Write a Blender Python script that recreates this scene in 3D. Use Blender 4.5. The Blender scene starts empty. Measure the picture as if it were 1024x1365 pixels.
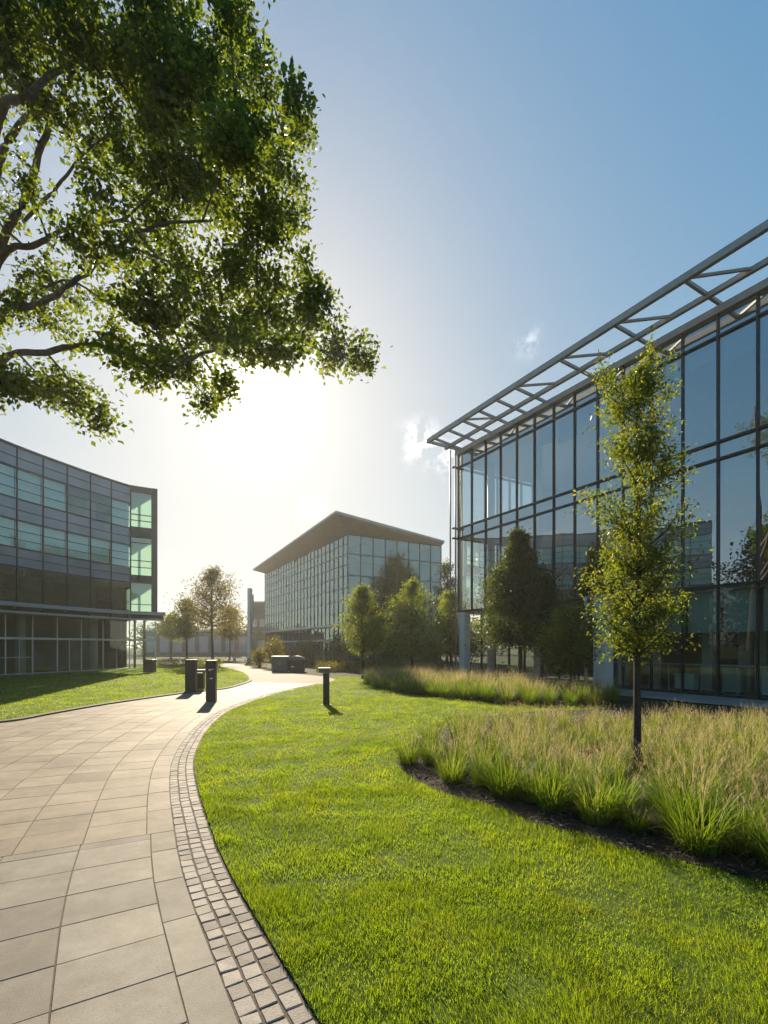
import bpy, math, random
import numpy as np
from mathutils import Vector

random.seed(11)
RNG = np.random.default_rng(11)
S = bpy.context.scene
COL = S.collection
R = math.radians

# ---------------------------------------------------------------- measured frame
FPX, HOR, CAMH = 640.0, 862.0, 1.6

def ground(px, py):
    """point on the ground seen at photo pixel"""
    Y = FPX * CAMH / (py - HOR)
    return ((px - 512.0) / FPX * Y, Y)

def at(px, py, Y):
    return np.array([(px - 512.0) / FPX * Y, Y, CAMH + (HOR - py) / FPX * Y])

SUN = Vector((-0.269, 1.0, 0.531)).normalized()
SUN_EL = math.asin(SUN.z)
SUN_AZ = math.atan2(SUN.x, SUN.y)

# ---------------------------------------------------------------- materials
def nodes_of(name):
    m = bpy.data.materials.new(name)
    m.use_nodes = True
    nt = m.node_tree
    nt.nodes.clear()
    out = nt.nodes.new('ShaderNodeOutputMaterial')
    return m, nt, out

def N(nt, typ, **kw):
    n = nt.nodes.new(typ)
    for k, v in kw.items():
        setattr(n, k, v)
    return n

def ramp(nt, fac, stops):
    r = N(nt, 'ShaderNodeValToRGB')
    el = r.color_ramp.elements
    while len(el) < len(stops):
        el.new(0.5)
    for e, (p, c) in zip(el, stops):
        e.position = p
        e.color = (*c, 1)
    nt.links.new(fac, r.inputs[0])
    return r.outputs[0]

def noise(nt, scale, detail=3.0, rough=0.55, coord='Object', vec=None):
    n = N(nt, 'ShaderNodeTexNoise')
    n.inputs['Scale'].default_value = scale
    n.inputs['Detail'].default_value = detail
    n.inputs['Roughness'].default_value = rough
    if vec is None:
        tc = N(nt, 'ShaderNodeTexCoord')
        vec = tc.outputs[coord]
    nt.links.new(vec, n.inputs['Vector'])
    return n.outputs['Fac']

def worldpos(nt):
    return N(nt, 'ShaderNodeNewGeometry').outputs['Position']

def mixc(nt, fac, a, b, blend='MIX'):
    m = N(nt, 'ShaderNodeMix', data_type='RGBA', blend_type=blend)
    for sock, v in ((m.inputs[0], fac), (m.inputs[6], a), (m.inputs[7], b)):
        if isinstance(v, (int, float)):
            sock.default_value = v
        elif isinstance(v, tuple):
            sock.default_value = (*v, 1)
        else:
            nt.links.new(v, sock)
    return m.outputs[2]

def math_n(nt, op, a, b=None, clamp=False):
    m = N(nt, 'ShaderNodeMath', operation=op, use_clamp=clamp)
    for s, v in ((m.inputs[0], a), (m.inputs[1], b)):
        if v is None:
            continue
        if isinstance(v, (int, float)):
            s.default_value = v
        else:
            nt.links.new(v, s)
    return m.outputs[0]

def schlick(nt, f0):
    lw = N(nt, 'ShaderNodeLayerWeight')
    p = math_n(nt, 'POWER', lw.outputs['Facing'], 5.0)
    return math_n(nt, 'ADD', math_n(nt, 'MULTIPLY', p, 1 - f0), f0, True)

def solid(name, col, rough=0.6, metal=0.0, var=0.12, scale=6.0, bump=0.0, bscale=80.0, spec=0.5):
    m, nt, out = nodes_of(name)
    b = N(nt, 'ShaderNodeBsdfPrincipled')
    p = worldpos(nt)
    f = noise(nt, scale, 4, 0.6, vec=p)
    lo = tuple(max(0, c * (1 - var)) for c in col)
    hi = tuple(c * (1 + var) for c in col)
    c = ramp(nt, f, [(0.3, lo), (0.7, hi)])
    nt.links.new(c, b.inputs['Base Color'])
    b.inputs['Roughness'].default_value = rough
    b.inputs['Metallic'].default_value = metal
    b.inputs['Specular IOR Level'].default_value = spec
    if bump > 0:
        bn = N(nt, 'ShaderNodeBump')
        bn.inputs['Strength'].default_value = bump
        bn.inputs['Distance'].default_value = 0.01
        nt.links.new(noise(nt, bscale, 4, 0.6, vec=p), bn.inputs['Height'])
        nt.links.new(bn.outputs[0], b.inputs['Normal'])
    nt.links.new(b.outputs[0], out.inputs[0])
    return m

def leafmat(name, cols, trans=0.5, tcol=None, gloss=0.12, patch=0.5, patch_scale=0.8, rough=0.4):
    """leaf or blade: diffuse + translucent + a little gloss, colour varying per leaf and in patches"""
    m, nt, out = nodes_of(name)
    g = N(nt, 'ShaderNodeNewGeometry')
    rnd = g.outputs['Random Per Island']
    f = noise(nt, patch_scale, 3, 0.6, vec=g.outputs['Position'])
    k = math_n(nt, 'ADD', math_n(nt, 'MULTIPLY', rnd, 1 - patch),
               math_n(nt, 'MULTIPLY', math_n(nt, 'ADD', math_n(nt, 'MULTIPLY', f, 2.4), -0.7, True), patch))
    n = len(cols)
    c = ramp(nt, k, [(0.1 + 0.8 * i / (n - 1), q) for i, q in enumerate(cols)])
    d = N(nt, 'ShaderNodeBsdfDiffuse')
    t = N(nt, 'ShaderNodeBsdfTranslucent')
    gl = N(nt, 'ShaderNodeBsdfGlossy')
    gl.inputs['Roughness'].default_value = rough
    gl.inputs['Color'].default_value = (0.8, 0.85, 0.8, 1)
    nt.links.new(c, d.inputs[0])
    tint = tcol or (2.0, 1.9, 0.7)
    v = N(nt, 'ShaderNodeVectorMath', operation='MULTIPLY')
    nt.links.new(c, v.inputs[0])
    v.inputs[1].default_value = tint
    nt.links.new(v.outputs[0], t.inputs[0])
    m1 = N(nt, 'ShaderNodeMixShader')
    m1.inputs[0].default_value = trans
    nt.links.new(d.outputs[0], m1.inputs[1])
    nt.links.new(t.outputs[0], m1.inputs[2])
    m2 = N(nt, 'ShaderNodeMixShader')
    nt.links.new(math_n(nt, 'MULTIPLY', schlick(nt, 0.12), gloss * 2.0, True), m2.inputs[0])
    nt.links.new(m1.outputs[0], m2.inputs[1])
    nt.links.new(gl.outputs[0], m2.inputs[2])
    nt.links.new(m2.outputs[0], out.inputs[0])
    return m

def glassmat(name, tint, refl_col, base=0.25, ior=1.5, wob=0.0):
    m, nt, out = nodes_of(name)
    tr = N(nt, 'ShaderNodeBsdfTransparent')
    tr.inputs[0].default_value = (*tint, 1)
    gl = N(nt, 'ShaderNodeBsdfGlossy')
    gl.inputs['Roughness'].default_value = 0.0
    gl.inputs['Color'].default_value = (*refl_col, 1)
    fac = schlick(nt, base)
    if wob > 0:
        bn = N(nt, 'ShaderNodeBump')
        bn.inputs['Strength'].default_value = wob
        bn.inputs['Distance'].default_value = 0.02
        nt.links.new(noise(nt, 0.9, 1, 0.5, vec=worldpos(nt)), bn.inputs['Height'])
        nt.links.new(bn.outputs[0], gl.inputs['Normal'])
    mx = N(nt, 'ShaderNodeMixShader')
    nt.links.new(fac, mx.inputs[0])
    nt.links.new(tr.outputs[0], mx.inputs[1])
    nt.links.new(gl.outputs[0], mx.inputs[2])
    nt.links.new(mx.outputs[0], out.inputs[0])
    return m

def panelmat(name, col, rough=0.08, spec=0.8):
    """opaque back-painted glass spandrel"""
    m, nt, out = nodes_of(name)
    b = N(nt, 'ShaderNodeBsdfPrincipled')
    f = noise(nt, 0.7, 2, 0.5, vec=worldpos(nt))
    c = ramp(nt, f, [(0.3, tuple(x * 0.88 for x in col)), (0.7, tuple(x * 1.1 for x in col))])
    nt.links.new(c, b.inputs['Base Color'])
    b.inputs['Roughness'].default_value = rough
    b.inputs['Specular IOR Level'].default_value = spec
    b.inputs['Coat Weight'].default_value = 0.6
    b.inputs['Coat Roughness'].default_value = 0.02
    nt.links.new(b.outputs[0], out.inputs[0])
    return m

def islandmat(name, cols, rough=0.75, bump=0.3, bscale=220.0, stain=0.25, spec=0.35, stain_scale=1.3):
    """paving: one tone per slab, fine grain, blotchy stains"""
    m, nt, out = nodes_of(name)
    b = N(nt, 'ShaderNodeBsdfPrincipled')
    g = N(nt, 'ShaderNodeNewGeometry')
    p = g.outputs['Position']
    n = len(cols)
    c = ramp(nt, g.outputs['Random Per Island'], [(i / (n - 1), q) for i, q in enumerate(cols)])
    st = ramp(nt, noise(nt, stain_scale, 5, 0.65, vec=p), [(0.32, (1 - stain,) * 3), (0.62, (1.0,) * 3)])
    c = mixc(nt, 1.0, c, st, 'MULTIPLY')
    sp = ramp(nt, noise(nt, 160.0, 2, 0.7, vec=p), [(0.3, (0.86,) * 3), (0.7, (1.1,) * 3)])
    c = mixc(nt, 1.0, c, sp, 'MULTIPLY')
    sp2 = ramp(nt, noise(nt, 9.0, 4, 0.7, vec=p), [(0.35, (0.93,) * 3), (0.65, (1.05,) * 3)])
    c = mixc(nt, 1.0, c, sp2, 'MULTIPLY')
    spot = ramp(nt, noise(nt, 26.0, 3, 0.6, vec=p), [(0.66, (1.0,) * 3), (0.74, (0.74,) * 3)])
    c = mixc(nt, 0.8, c, spot, 'MULTIPLY')
    nt.links.new(c, b.inputs['Base Color'])
    b.inputs['Roughness'].default_value = rough
    b.inputs['Specular IOR Level'].default_value = spec
    bn = N(nt, 'ShaderNodeBump')
    bn.inputs['Strength'].default_value = bump
    bn.inputs['Distance'].default_value = 0.004
    nt.links.new(noise(nt, bscale, 4, 0.65, vec=p), bn.inputs['Height'])
    nt.links.new(bn.outputs[0], b.inputs['Normal'])
    nt.links.new(b.outputs[0], out.inputs[0])
    return m

M = {}
M['lawn_soil'] = solid('lawn_soil', (0.08, 0.12, 0.018), 0.9, var=0.3, scale=5, bump=0.6, bscale=60, spec=0.1)
M['ground'] = solid('ground_cover', (0.05, 0.06, 0.025), 0.95, var=0.35, scale=0.6, spec=0.1)
M['mulch'] = solid('dark_mulch', (0.042, 0.031, 0.022), 0.95, var=0.55, scale=45, bump=1.0, bscale=90, spec=0.15)
M['chip'] = islandmat('bark_chips', [(0.03, 0.022, 0.015), (0.09, 0.065, 0.045), (0.16, 0.13, 0.10)], 0.9)
M['blade'] = leafmat('lawn_blades', [(0.082, 0.125, 0.013), (0.115, 0.165, 0.015), (0.148, 0.192, 0.018), (0.185, 0.205, 0.027)],
                     trans=0.66, tcol=(2.5, 2.45, 0.5), gloss=0.03, patch=0.72, patch_scale=1.1, rough=0.45)
M['straw'] = leafmat('dry_blades', [(0.20, 0.17, 0.08), (0.26, 0.22, 0.11)], trans=0.4, tcol=(1.3, 1.2, 0.9), gloss=0.05)
M['tuft'] = leafmat('ornamental_blades', [(0.055, 0.095, 0.016), (0.085, 0.14, 0.022), (0.125, 0.175, 0.032), (0.18, 0.19, 0.06)],
                    trans=0.56, tcol=(2.0, 1.95, 0.55), gloss=0.04, patch=0.45, patch_scale=1.3)
M['plume'] = leafmat('seed_heads', [(0.38, 0.31, 0.16), (0.49, 0.42, 0.24), (0.58, 0.52, 0.33)], trans=0.5, tcol=(1.5, 1.35, 1.1), gloss=0.03)
M['leaf_big'] = leafmat('maple_leaves', [(0.042, 0.066, 0.013), (0.062, 0.092, 0.017), (0.09, 0.118, 0.023), (0.12, 0.138, 0.027)],
                        trans=0.62, tcol=(2.5, 2.35, 0.65), gloss=0.08, patch=0.3)
M['leaf_young'] = leafmat('young_leaves', [(0.05, 0.085, 0.016), (0.085, 0.125, 0.022), (0.13, 0.16, 0.028), (0.19, 0.175, 0.03)],
                          trans=0.58, tcol=(2.3, 2.1, 0.6), gloss=0.10, patch=0.3, patch_scale=2.5)
M['leaf_mid'] = leafmat('bright_leaves', [(0.06, 0.09, 0.014), (0.105, 0.145, 0.02), (0.16, 0.185, 0.024)],
                        trans=0.6, tcol=(2.5, 2.2, 0.6), gloss=0.10, patch=0.4)
M['leaf_dark'] = leafmat('dark_leaves', [(0.042, 0.062, 0.018), (0.066, 0.092, 0.023), (0.10, 0.12, 0.03)],
                         trans=0.4, tcol=(1.8, 1.7, 0.6), gloss=0.10, patch=0.4)
M['leaf_olive'] = leafmat('olive_leaves', [(0.07, 0.075, 0.018), (0.115, 0.115, 0.024), (0.17, 0.155, 0.03)],
                          trans=0.5, tcol=(2.0, 1.7, 0.6), gloss=0.08, patch=0.4)
M['bark'] = solid('bark', (0.15, 0.125, 0.10), 0.9, var=0.35, scale=14, bump=0.8, bscale=60, spec=0.2)
M['bark_dark'] = solid('dark_bark', (0.05, 0.040, 0.034), 0.85, var=0.3, scale=20, bump=0.6, bscale=90, spec=0.25)
M['slab'] = islandmat('paving_slabs', [(0.245, 0.22, 0.183), (0.305, 0.274, 0.228), (0.36, 0.325, 0.27), (0.275, 0.245, 0.203)], 0.72, 0.6, 200, spec=0.12, stain=0.34)
M['slab_warm'] = islandmat('warm_paving_slabs', [(0.225, 0.185, 0.141), (0.28, 0.232, 0.178), (0.33, 0.275, 0.212), (0.25, 0.206, 0.157)], 0.7, 0.6, 200, spec=0.12, stain=0.34)
M['sett'] = islandmat('granite_setts', [(0.28, 0.245, 0.21), (0.37, 0.325, 0.28), (0.45, 0.40, 0.35), (0.32, 0.285, 0.245)], 0.75, 0.9, 120, stain=0.22, spec=0.12)
M['joint'] = solid('joint_sand', (0.11, 0.088, 0.064), 0.95, var=0.3, scale=30, bump=0.5, bscale=150)
M['paving_far'] = solid('pale_paving', (0.25, 0.212, 0.17), 0.8, var=0.12, scale=1.2, bump=0.2, bscale=120, spec=0.1)
M['terrace'] = solid('terrace_concrete', (0.28, 0.265, 0.24), 0.8, var=0.12, scale=1.5, bump=0.2, bscale=100)
M['kerb'] = solid('kerb_stone', (0.10, 0.085, 0.07), 0.85, var=0.25, scale=8, bump=0.4, bscale=80)
M['post'] = solid('dark_painted_steel', (0.028, 0.026, 0.026), 0.38, metal=0.0, var=0.15, scale=10, spec=0.5)
M['bronze_and_lit_side'] = solid('bronze_steel_and_lit_side', (0.075, 0.058, 0.038), 0.35, metal=0.6, var=0.15, scale=10)  # bronze trim; its tone also paints the pillars' sunlit side
M['brown'] = solid('brown_panel', (0.085, 0.048, 0.035), 0.6, var=0.2, scale=8)
M['mullion'] = solid('dark_mullion', (0.035, 0.038, 0.042), 0.35, metal=0.4, var=0.1)
M['mullion_left'] = solid('slate_mullion', (0.055, 0.06, 0.065), 0.4, metal=0.4, var=0.1)
M['mullion_pale'] = solid('pale_mullion', (0.62, 0.62, 0.59), 0.4, metal=0.3, var=0.08)
M['steel'] = solid('grey_steelwork', (0.34, 0.335, 0.325), 0.5, metal=0.2, var=0.12, scale=3)
M['steel_dark'] = solid('weathered_steelwork', (0.13, 0.13, 0.13), 0.45, metal=0.5, var=0.15, scale=3)
M['column'] = solid('pale_column', (0.78, 0.77, 0.74), 0.55, var=0.06, scale=2)
M['roof'] = solid('roof_metal', (0.42, 0.41, 0.40), 0.5, metal=0.2, var=0.1, scale=0.5)
M['soffit'] = solid('timber_soffit', (0.24, 0.215, 0.195), 0.6, var=0.12, scale=1.5)
M['inside'] = solid('interior_wall', (0.27, 0.305, 0.285), 0.8, var=0.2, scale=0.6)
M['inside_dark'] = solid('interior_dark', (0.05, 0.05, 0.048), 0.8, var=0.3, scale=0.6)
M['inside_floor'] = solid('interior_floor', (0.20, 0.19, 0.17), 0.5, var=0.15, scale=1)
M['ceiling'] = solid('interior_ceiling', (0.5, 0.5, 0.48), 0.8, var=0.05)
M['slab_edge'] = solid('slab_edge_panel', (0.34, 0.36, 0.37), 0.35, metal=0.2, var=0.08)
M['blind'] = solid('roller_blind', (0.46, 0.52, 0.47), 0.9, var=0.04)
M['blind_teal'] = solid('sea_green_blind', (0.68, 0.86, 0.82), 0.9, var=0.06)
M['white'] = solid('white_paint', (0.75, 0.74, 0.70), 0.5, var=0.05)
M['concrete'] = solid('dark_concrete', (0.13, 0.125, 0.115), 0.8, var=0.15, scale=0.8)
M['cabinet'] = solid('grey_cabinet_paint', (0.12, 0.13, 0.14), 0.35, var=0.12, scale=3)
M['glass_blue'] = glassmat('blue_grey_glass', (0.56, 0.62, 0.61), (0.92, 0.97, 1.0), 0.42, 1.5, 0.10)
M['glass_low'] = glassmat('clear_lobby_glass', (0.62, 0.72, 0.68), (0.85, 0.95, 0.95), 0.09, 1.5)
M['glass_teal'] = glassmat('teal_glass', (0.86, 0.96, 0.94), (0.80, 0.98, 0.98), 0.18, 1.5)
M['glass_mid'] = glassmat('grey_green_glass', (0.34, 0.46, 0.44), (0.68, 0.90, 0.90), 0.27, 1.5)
M['glow_shade'] = leafmat('pale_green_glow_shade', [(0.62, 0.74, 0.62), (0.66, 0.78, 0.66)], trans=0.55, tcol=(1.0, 1.0, 1.0), gloss=0.0)  # translucent sheet added for a pale green glow in the corner windows
M['glass_end'] = glassmat('clear_end_glass', (0.90, 0.95, 0.95), (0.9, 1, 1), 0.04, 1.45)
M['glass_dark'] = glassmat('dark_glass', (0.40, 0.48, 0.44), (0.85, 0.95, 0.92), 0.20, 1.5)
M['glass_clear'] = glassmat('clear_glass', (0.58, 0.74, 0.62), (0.9, 1, 1), 0.06, 1.45)
M['spandrel'] = panelmat('slate_spandrel', (0.27, 0.30, 0.36))
M['spandrel_blue'] = panelmat('blue_spandrel', (0.12, 0.16, 0.18), 0.05)

# ---------------------------------------------------------------- object helpers
def link(name, me, mat=None, parent=None):
    o = bpy.data.objects.new(name, me)
    COL.objects.link(o)
    if mat is not None:
        for m in (mat if isinstance(mat, (list, tuple)) else [mat]):
            me.materials.append(m)
    if parent is not None:
        o.parent = parent
    return o

def tag(o, label=None, cat=None, group=None, kind=None):
    if label: o['label'] = label
    if cat: o['category'] = cat
    if group: o['group'] = group
    if kind: o['kind'] = kind
    return o

def thing(name, label, cat, loc=(0, 0, 0), rz=0.0, group=None):
    o = bpy.data.objects.new(name, None)
    o.empty_display_size = 0.2
    COL.objects.link(o)
    o.location = loc
    o.rotation_euler = (0, 0, rz)
    return tag(o, label, cat, group, 'thing')

def copy_thing(root, loc, rz, scale=1.0):
    r = root.copy()
    COL.objects.link(r)
    r.location = loc
    r.rotation_euler = (0, 0, rz)
    r.scale = (scale, scale, scale)
    for ch in list(root.children):
        c = ch.copy()
        COL.objects.link(c)
        c.parent = r
    return r

class MB:
    """collects boxes, bars, prisms; one mesh out"""
    def __init__(s):
        s.v, s.f = [], []
    def poly(s, pts):
        n = len(s.v)
        s.v += [tuple(p) for p in pts]
        s.f.append(tuple(range(n, n + len(pts))))
        return s
    def hexa(s, b, t):
        n = len(s.v)
        s.v += [tuple(p) for p in b] + [tuple(p) for p in t]
        k = len(b)
        s.f.append(tuple(n + i for i in reversed(range(k))))
        s.f.append(tuple(n + k + i for i in range(k)))
        for i in range(k):
            j = (i + 1) % k
            s.f.append((n + i, n + j, n + k + j, n + k + i))
        return s
    def box(s, x0, x1, y0, y1, z0, z1):
        return s.hexa([(x0, y0, z0), (x1, y0, z0), (x1, y1, z0), (x0, y1, z0)],
                      [(x0, y0, z1), (x1, y0, z1), (x1, y1, z1), (x0, y1, z1)])
    def bar(s, a, b, w, h, up=(0, 0, 1)):
        """rectangular bar from a to b, w across, h along up"""
        a, b, up = Vector(a), Vector(b), Vector(up)
        d = (b - a).normalized()
        x = d.cross(up)
        if x.length < 1e-4:
            x = d.cross(Vector((1, 0, 0)))
        x.normalize()
        y = x.cross(d).normalized()
        q = [x * (-w / 2) + y * (-h / 2), x * (w / 2) + y * (-h / 2), x * (w / 2) + y * (h / 2), x * (-w / 2) + y * (h / 2)]
        return s.hexa([a + p for p in q], [b + p for p in q])
    def tube(s, pts, rads, n=8, cap=True):
        pts = [Vector(p) for p in pts]
        base = len(s.v)
        ref = Vector((0.31, 0.17, 0.93)).normalized()
        for i, p in enumerate(pts):
            d = (pts[min(i + 1, len(pts) - 1)] - pts[max(i - 1, 0)])
            d.normalize()
            r = ref if abs(d.dot(ref)) < 0.95 else Vector((1, 0, 0))
            x = d.cross(r).normalized()
            y = d.cross(x)
            for k in range(n):
                a = 2 * math.pi * k / n
                s.v.append(tuple(p + (x * math.cos(a) + y * math.sin(a)) * rads[i]))
        for i in range(len(pts) - 1):
            for k in range(n):
                k2 = (k + 1) % n
                s.f.append((base + i * n + k, base + i * n + k2, base + (i + 1) * n + k2, base + (i + 1) * n + k))
        if cap:
            s.f.append(tuple(base + k for k in reversed(range(n))))
            s.f.append(tuple(base + (len(pts) - 1) * n + k for k in range(n)))
        return s
    def lathe(s, prof, n=24, c=(0, 0)):
        base = len(s.v)
        for r, z in prof:
            for k in range(n):
                a = 2 * math.pi * k / n
                s.v.append((c[0] + r * math.cos(a), c[1] + r * math.sin(a), z))
        for i in range(len(prof) - 1):
            for k in range(n):
                k2 = (k + 1) % n
                s.f.append((base + i * n + k, base + i * n + k2, base + (i + 1) * n + k2, base + (i + 1) * n + k))
        s.f.append(tuple(base + k for k in reversed(range(n))))
        s.f.append(tuple(base + (len(prof) - 1) * n + k for k in range(n)))
        return s
    def mesh(s, name, smooth=False):
        me = bpy.data.meshes.new(name)
        me.from_pydata(s.v, [], s.f)
        if smooth:
            me.polygons.foreach_set('use_smooth', [True] * len(me.polygons))
        me.update()
        return me
    def build(s, name, mat, parent=None, smooth=False, bevel=0.0):
        o = link(name, s.mesh(name, smooth), mat, parent)
        if bevel > 0:
            b = o.modifiers.new('bevel', 'BEVEL')
            b.width = bevel
            b.segments = 2
            b.limit_method = 'ANGLE'
        return o

def tri_mesh(name, verts, tris, mat_idx=None, smooth=False):
    verts = np.ascontiguousarray(verts, dtype=np.float32).reshape(-1, 3)
    tris = np.ascontiguousarray(tris, dtype=np.int32).reshape(-1, 3)
    me = bpy.data.meshes.new(name)
    me.vertices.add(len(verts))
    me.vertices.foreach_set('co', verts.ravel())
    me.loops.add(tris.size)
    me.loops.foreach_set('vertex_index', tris.ravel())
    me.polygons.add(len(tris))
    me.polygons.foreach_set('loop_start', np.arange(0, tris.size, 3, dtype=np.int32))
    me.polygons.foreach_set('loop_total', np.full(len(tris), 3, dtype=np.int32))
    if mat_idx is not None:
        me.polygons.foreach_set('material_index', np.ascontiguousarray(mat_idx, dtype=np.int32))
    if smooth:
        me.polygons.foreach_set('use_smooth', np.ones(len(tris), dtype=bool))
    me.update(calc_edges=True)
    return me

def blades(base, az, L, W, th0, th1, segs=2, twist=None):
    """curving strips: base Nx3, heading az, length, width, lean at base, extra lean to the tip"""
    n = len(base)
    t = np.linspace(0, 1, segs + 1)
    pos = [base.copy()]
    p = base.copy()
    for i in range(segs):
        th = th0 + th1 * (t[i] + t[i + 1]) / 2
        step = (L / segs)[:, None] * np.stack([np.sin(th) * np.cos(az), np.sin(th) * np.sin(az), np.cos(th)], 1)
        p = p + step
        pos.append(p)
    ta = az + np.pi / 2 if twist is None else az + twist
    side = np.stack([np.cos(ta), np.sin(ta), np.zeros(n)], 1)
    V = []
    for i in range(segs):
        w = W * (1 - 0.55 * (i / segs) ** 1.3) * (0.8 if i == 0 else 1.0)
        V += [pos[i] - side * (w / 2)[:, None], pos[i] + side * (w / 2)[:, None]]
    V.append(pos[segs])
    V = np.stack(V, 1)
    k = V.shape[1]
    T = []
    for i in range(segs - 1):
        a = 2 * i
        T += [(a, a + 1, a + 3), (a, a + 3, a + 2)]
    a = 2 * (segs - 1)
    T.append((a, a + 1, a + 2))
    T = np.array(T)
    tris = (np.arange(n)[:, None, None] * k + T[None]).reshape(-1, 3)
    return V.reshape(-1, 3), tris, pos

def join(parts):
    vs, ts, ms, off = [], [], [], 0
    for v, t, m in parts:
        vs.append(v); ts.append(t + off); ms.append(np.full(len(t), m)); off += len(v)
    return np.concatenate(vs), np.concatenate(ts), np.concatenate(ms)

def catmull(pts, per=12):
    P = np.array(pts, float)
    P = np.vstack([2 * P[0] - P[1], P, 2 * P[-1] - P[-2]])
    out = []
    for i in range(1, len(P) - 2):
        p0, p1, p2, p3 = P[i - 1:i + 3]
        for t in np.linspace(0, 1, per, endpoint=False):
            out.append(0.5 * ((2 * p1) + (-p0 + p2) * t + (2 * p0 - 5 * p1 + 4 * p2 - p3) * t * t + (-p0 + 3 * p1 - 3 * p2 + p3) * t ** 3))
    out.append(P[-2])
    return np.array(out)

def resample(c, step):
    d = np.r_[0, np.cumsum(np.linalg.norm(np.diff(c, axis=0), axis=1))]
    s = np.arange(0, d[-1], step)
    return np.stack([np.interp(s, d, c[:, k]) for k in range(c.shape[1])], 1), s

def inside(poly, pts):
    x, y = pts[:, 0], pts[:, 1]
    r = np.zeros(len(pts), bool)
    j = len(poly) - 1
    for i in range(len(poly)):
        xi, yi = poly[i]
        xj, yj = poly[j]
        c = ((yi > y) != (yj > y)) & (x < (xj - xi) * (y - yi) / ((yj - yi) if yj != yi else 1e-9) + xi)
        r ^= c
        j = i
    return r

def seg_dist(curve, pts):
    d = np.full(len(pts), 1e9)
    for a, b in zip(curve[:-1], curve[1:]):
        ab = b - a
        t = np.clip(((pts - a) @ ab) / max(ab @ ab, 1e-9), 0, 1)
        q = a + t[:, None] * ab
        d = np.minimum(d, np.hypot(*(pts - q).T))
    return d

def vnoise(p, scale, seed=0):
    """cheap smooth value noise in the plane"""
    q = p * scale
    i = np.floor(q).astype(int)
    f = q - i
    f = f * f * (3 - 2 * f)
    def h(a, b):
        n = (a * 374761393 + b * 668265263 + seed * 974711) & 0x7fffffff
        n = ((n ^ (n >> 13)) * 1274126177) & 0x7fffffff
        return (n % 10007) / 10007.0
    x, y = i[:, 0], i[:, 1]
    return (h(x, y) * (1 - f[:, 0]) + h(x + 1, y) * f[:, 0]) * (1 - f[:, 1]) + (h(x, y + 1) * (1 - f[:, 0]) + h(x + 1, y + 1) * f[:, 0]) * f[:, 1]

def flat_poly(name, poly, z, mat, kind='structure', label=None):
    from mathutils.geometry import tessellate_polygon
    v = [Vector((p[0], p[1], z)) for p in poly]
    t = tessellate_polygon([v])
    me = bpy.data.meshes.new(name)
    me.from_pydata([tuple(q) for q in v], [], [tuple(x) for x in t])
    me.update()
    if me.polygons and sum(p.normal.z * p.area for p in me.polygons) < 0:
        me.flip_normals()
    o = link(name, me, mat)
    if kind: o['kind'] = kind
    return o

# ================================================================ GROUND, PATH, LAWNS
bm = MB()
bm.poly([(-3000, -3000, 0), (3000, -3000, 0), (3000, 3000, 0), (-3000, 3000, 0)])
g = bm.build('ground', M['ground'])
g['kind'] = 'structure'

edge_px = [(424, 1365), (398, 1322), (378, 1291), (347, 1238), (316, 1186), (292, 1137), (275, 1089), (264, 1054), (259, 1019),
           (266, 994), (281, 970), (303, 950.5), (334, 937), (373.5, 924)]
edge_pts = [(2.6, -2.2), (1.2, -0.2), (0.45, 0.95)] + [ground(*p) for p in edge_px] + [(-3.05, 18.6), (-2.45, 20.8)]
EDGE = catmull(edge_pts, 14)                       # lawn edge of the path, running away from the camera
far_right = catmull([(-2.45, 20.8), (-2.35, 23.3), (-3.2, 25.6), (-4.8, 27.7), (-7.0, 30.4), (-10.2, 37.5), (-15.4, 46.5), (-32, 60)], 8)

kerb_px = [(0, 965), (66, 954), (133, 942), (199, 932), (246, 925.5), (299, 919.5), (322, 914), (335, 908.5), (333, 902.5), (322, 896), (292, 889.5)]
KERB = catmull([(-16, 2.0), (-12.3, 5.6), (-9.8, 8.1)] + [ground(*p) for p in kerb_px] + [(-16.5, 42.5)], 10)

path_poly = [tuple(p) for p in EDGE] + [tuple(p) for p in far_right[1:]] + [(-40, 52), (-26, 45)] + [tuple(p) for p in KERB[::-1]] + [(-18, -6), (2.0, -6)]
flat_poly('path', path_poly, 0.006, M['paving_far'])

# slabs, cut as courses that follow the lawn edge
def offset_curve(c, d):
    t = np.gradient(c, axis=0)
    t /= np.linalg.norm(t, axis=1)[:, None]
    n = np.stack([-t[:, 1], t[:, 0]], 1)          # left of travel
    return c + n * d

E2, _s = resample(EDGE, 0.02)
def edge_at(s, d):
    i = np.clip(s / 0.02, 0, len(E2) - 2)
    k = int(i)
    f = i - k
    p = E2[k] * (1 - f) + E2[k + 1] * f
    k0, k1 = max(k - 12, 0), min(k + 13, len(E2) - 1)
    t = E2[k1] - E2[k0]
    t = t / np.linalg.norm(t)
    return p + np.array([-t[1], t[0]]) * d
SMAX = _s[-1]
s_change = _s[np.argmin(np.abs(E2[:, 1] - 4.25) + (np.arange(len(E2)) * 0.02 > 12) * 9)]

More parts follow.
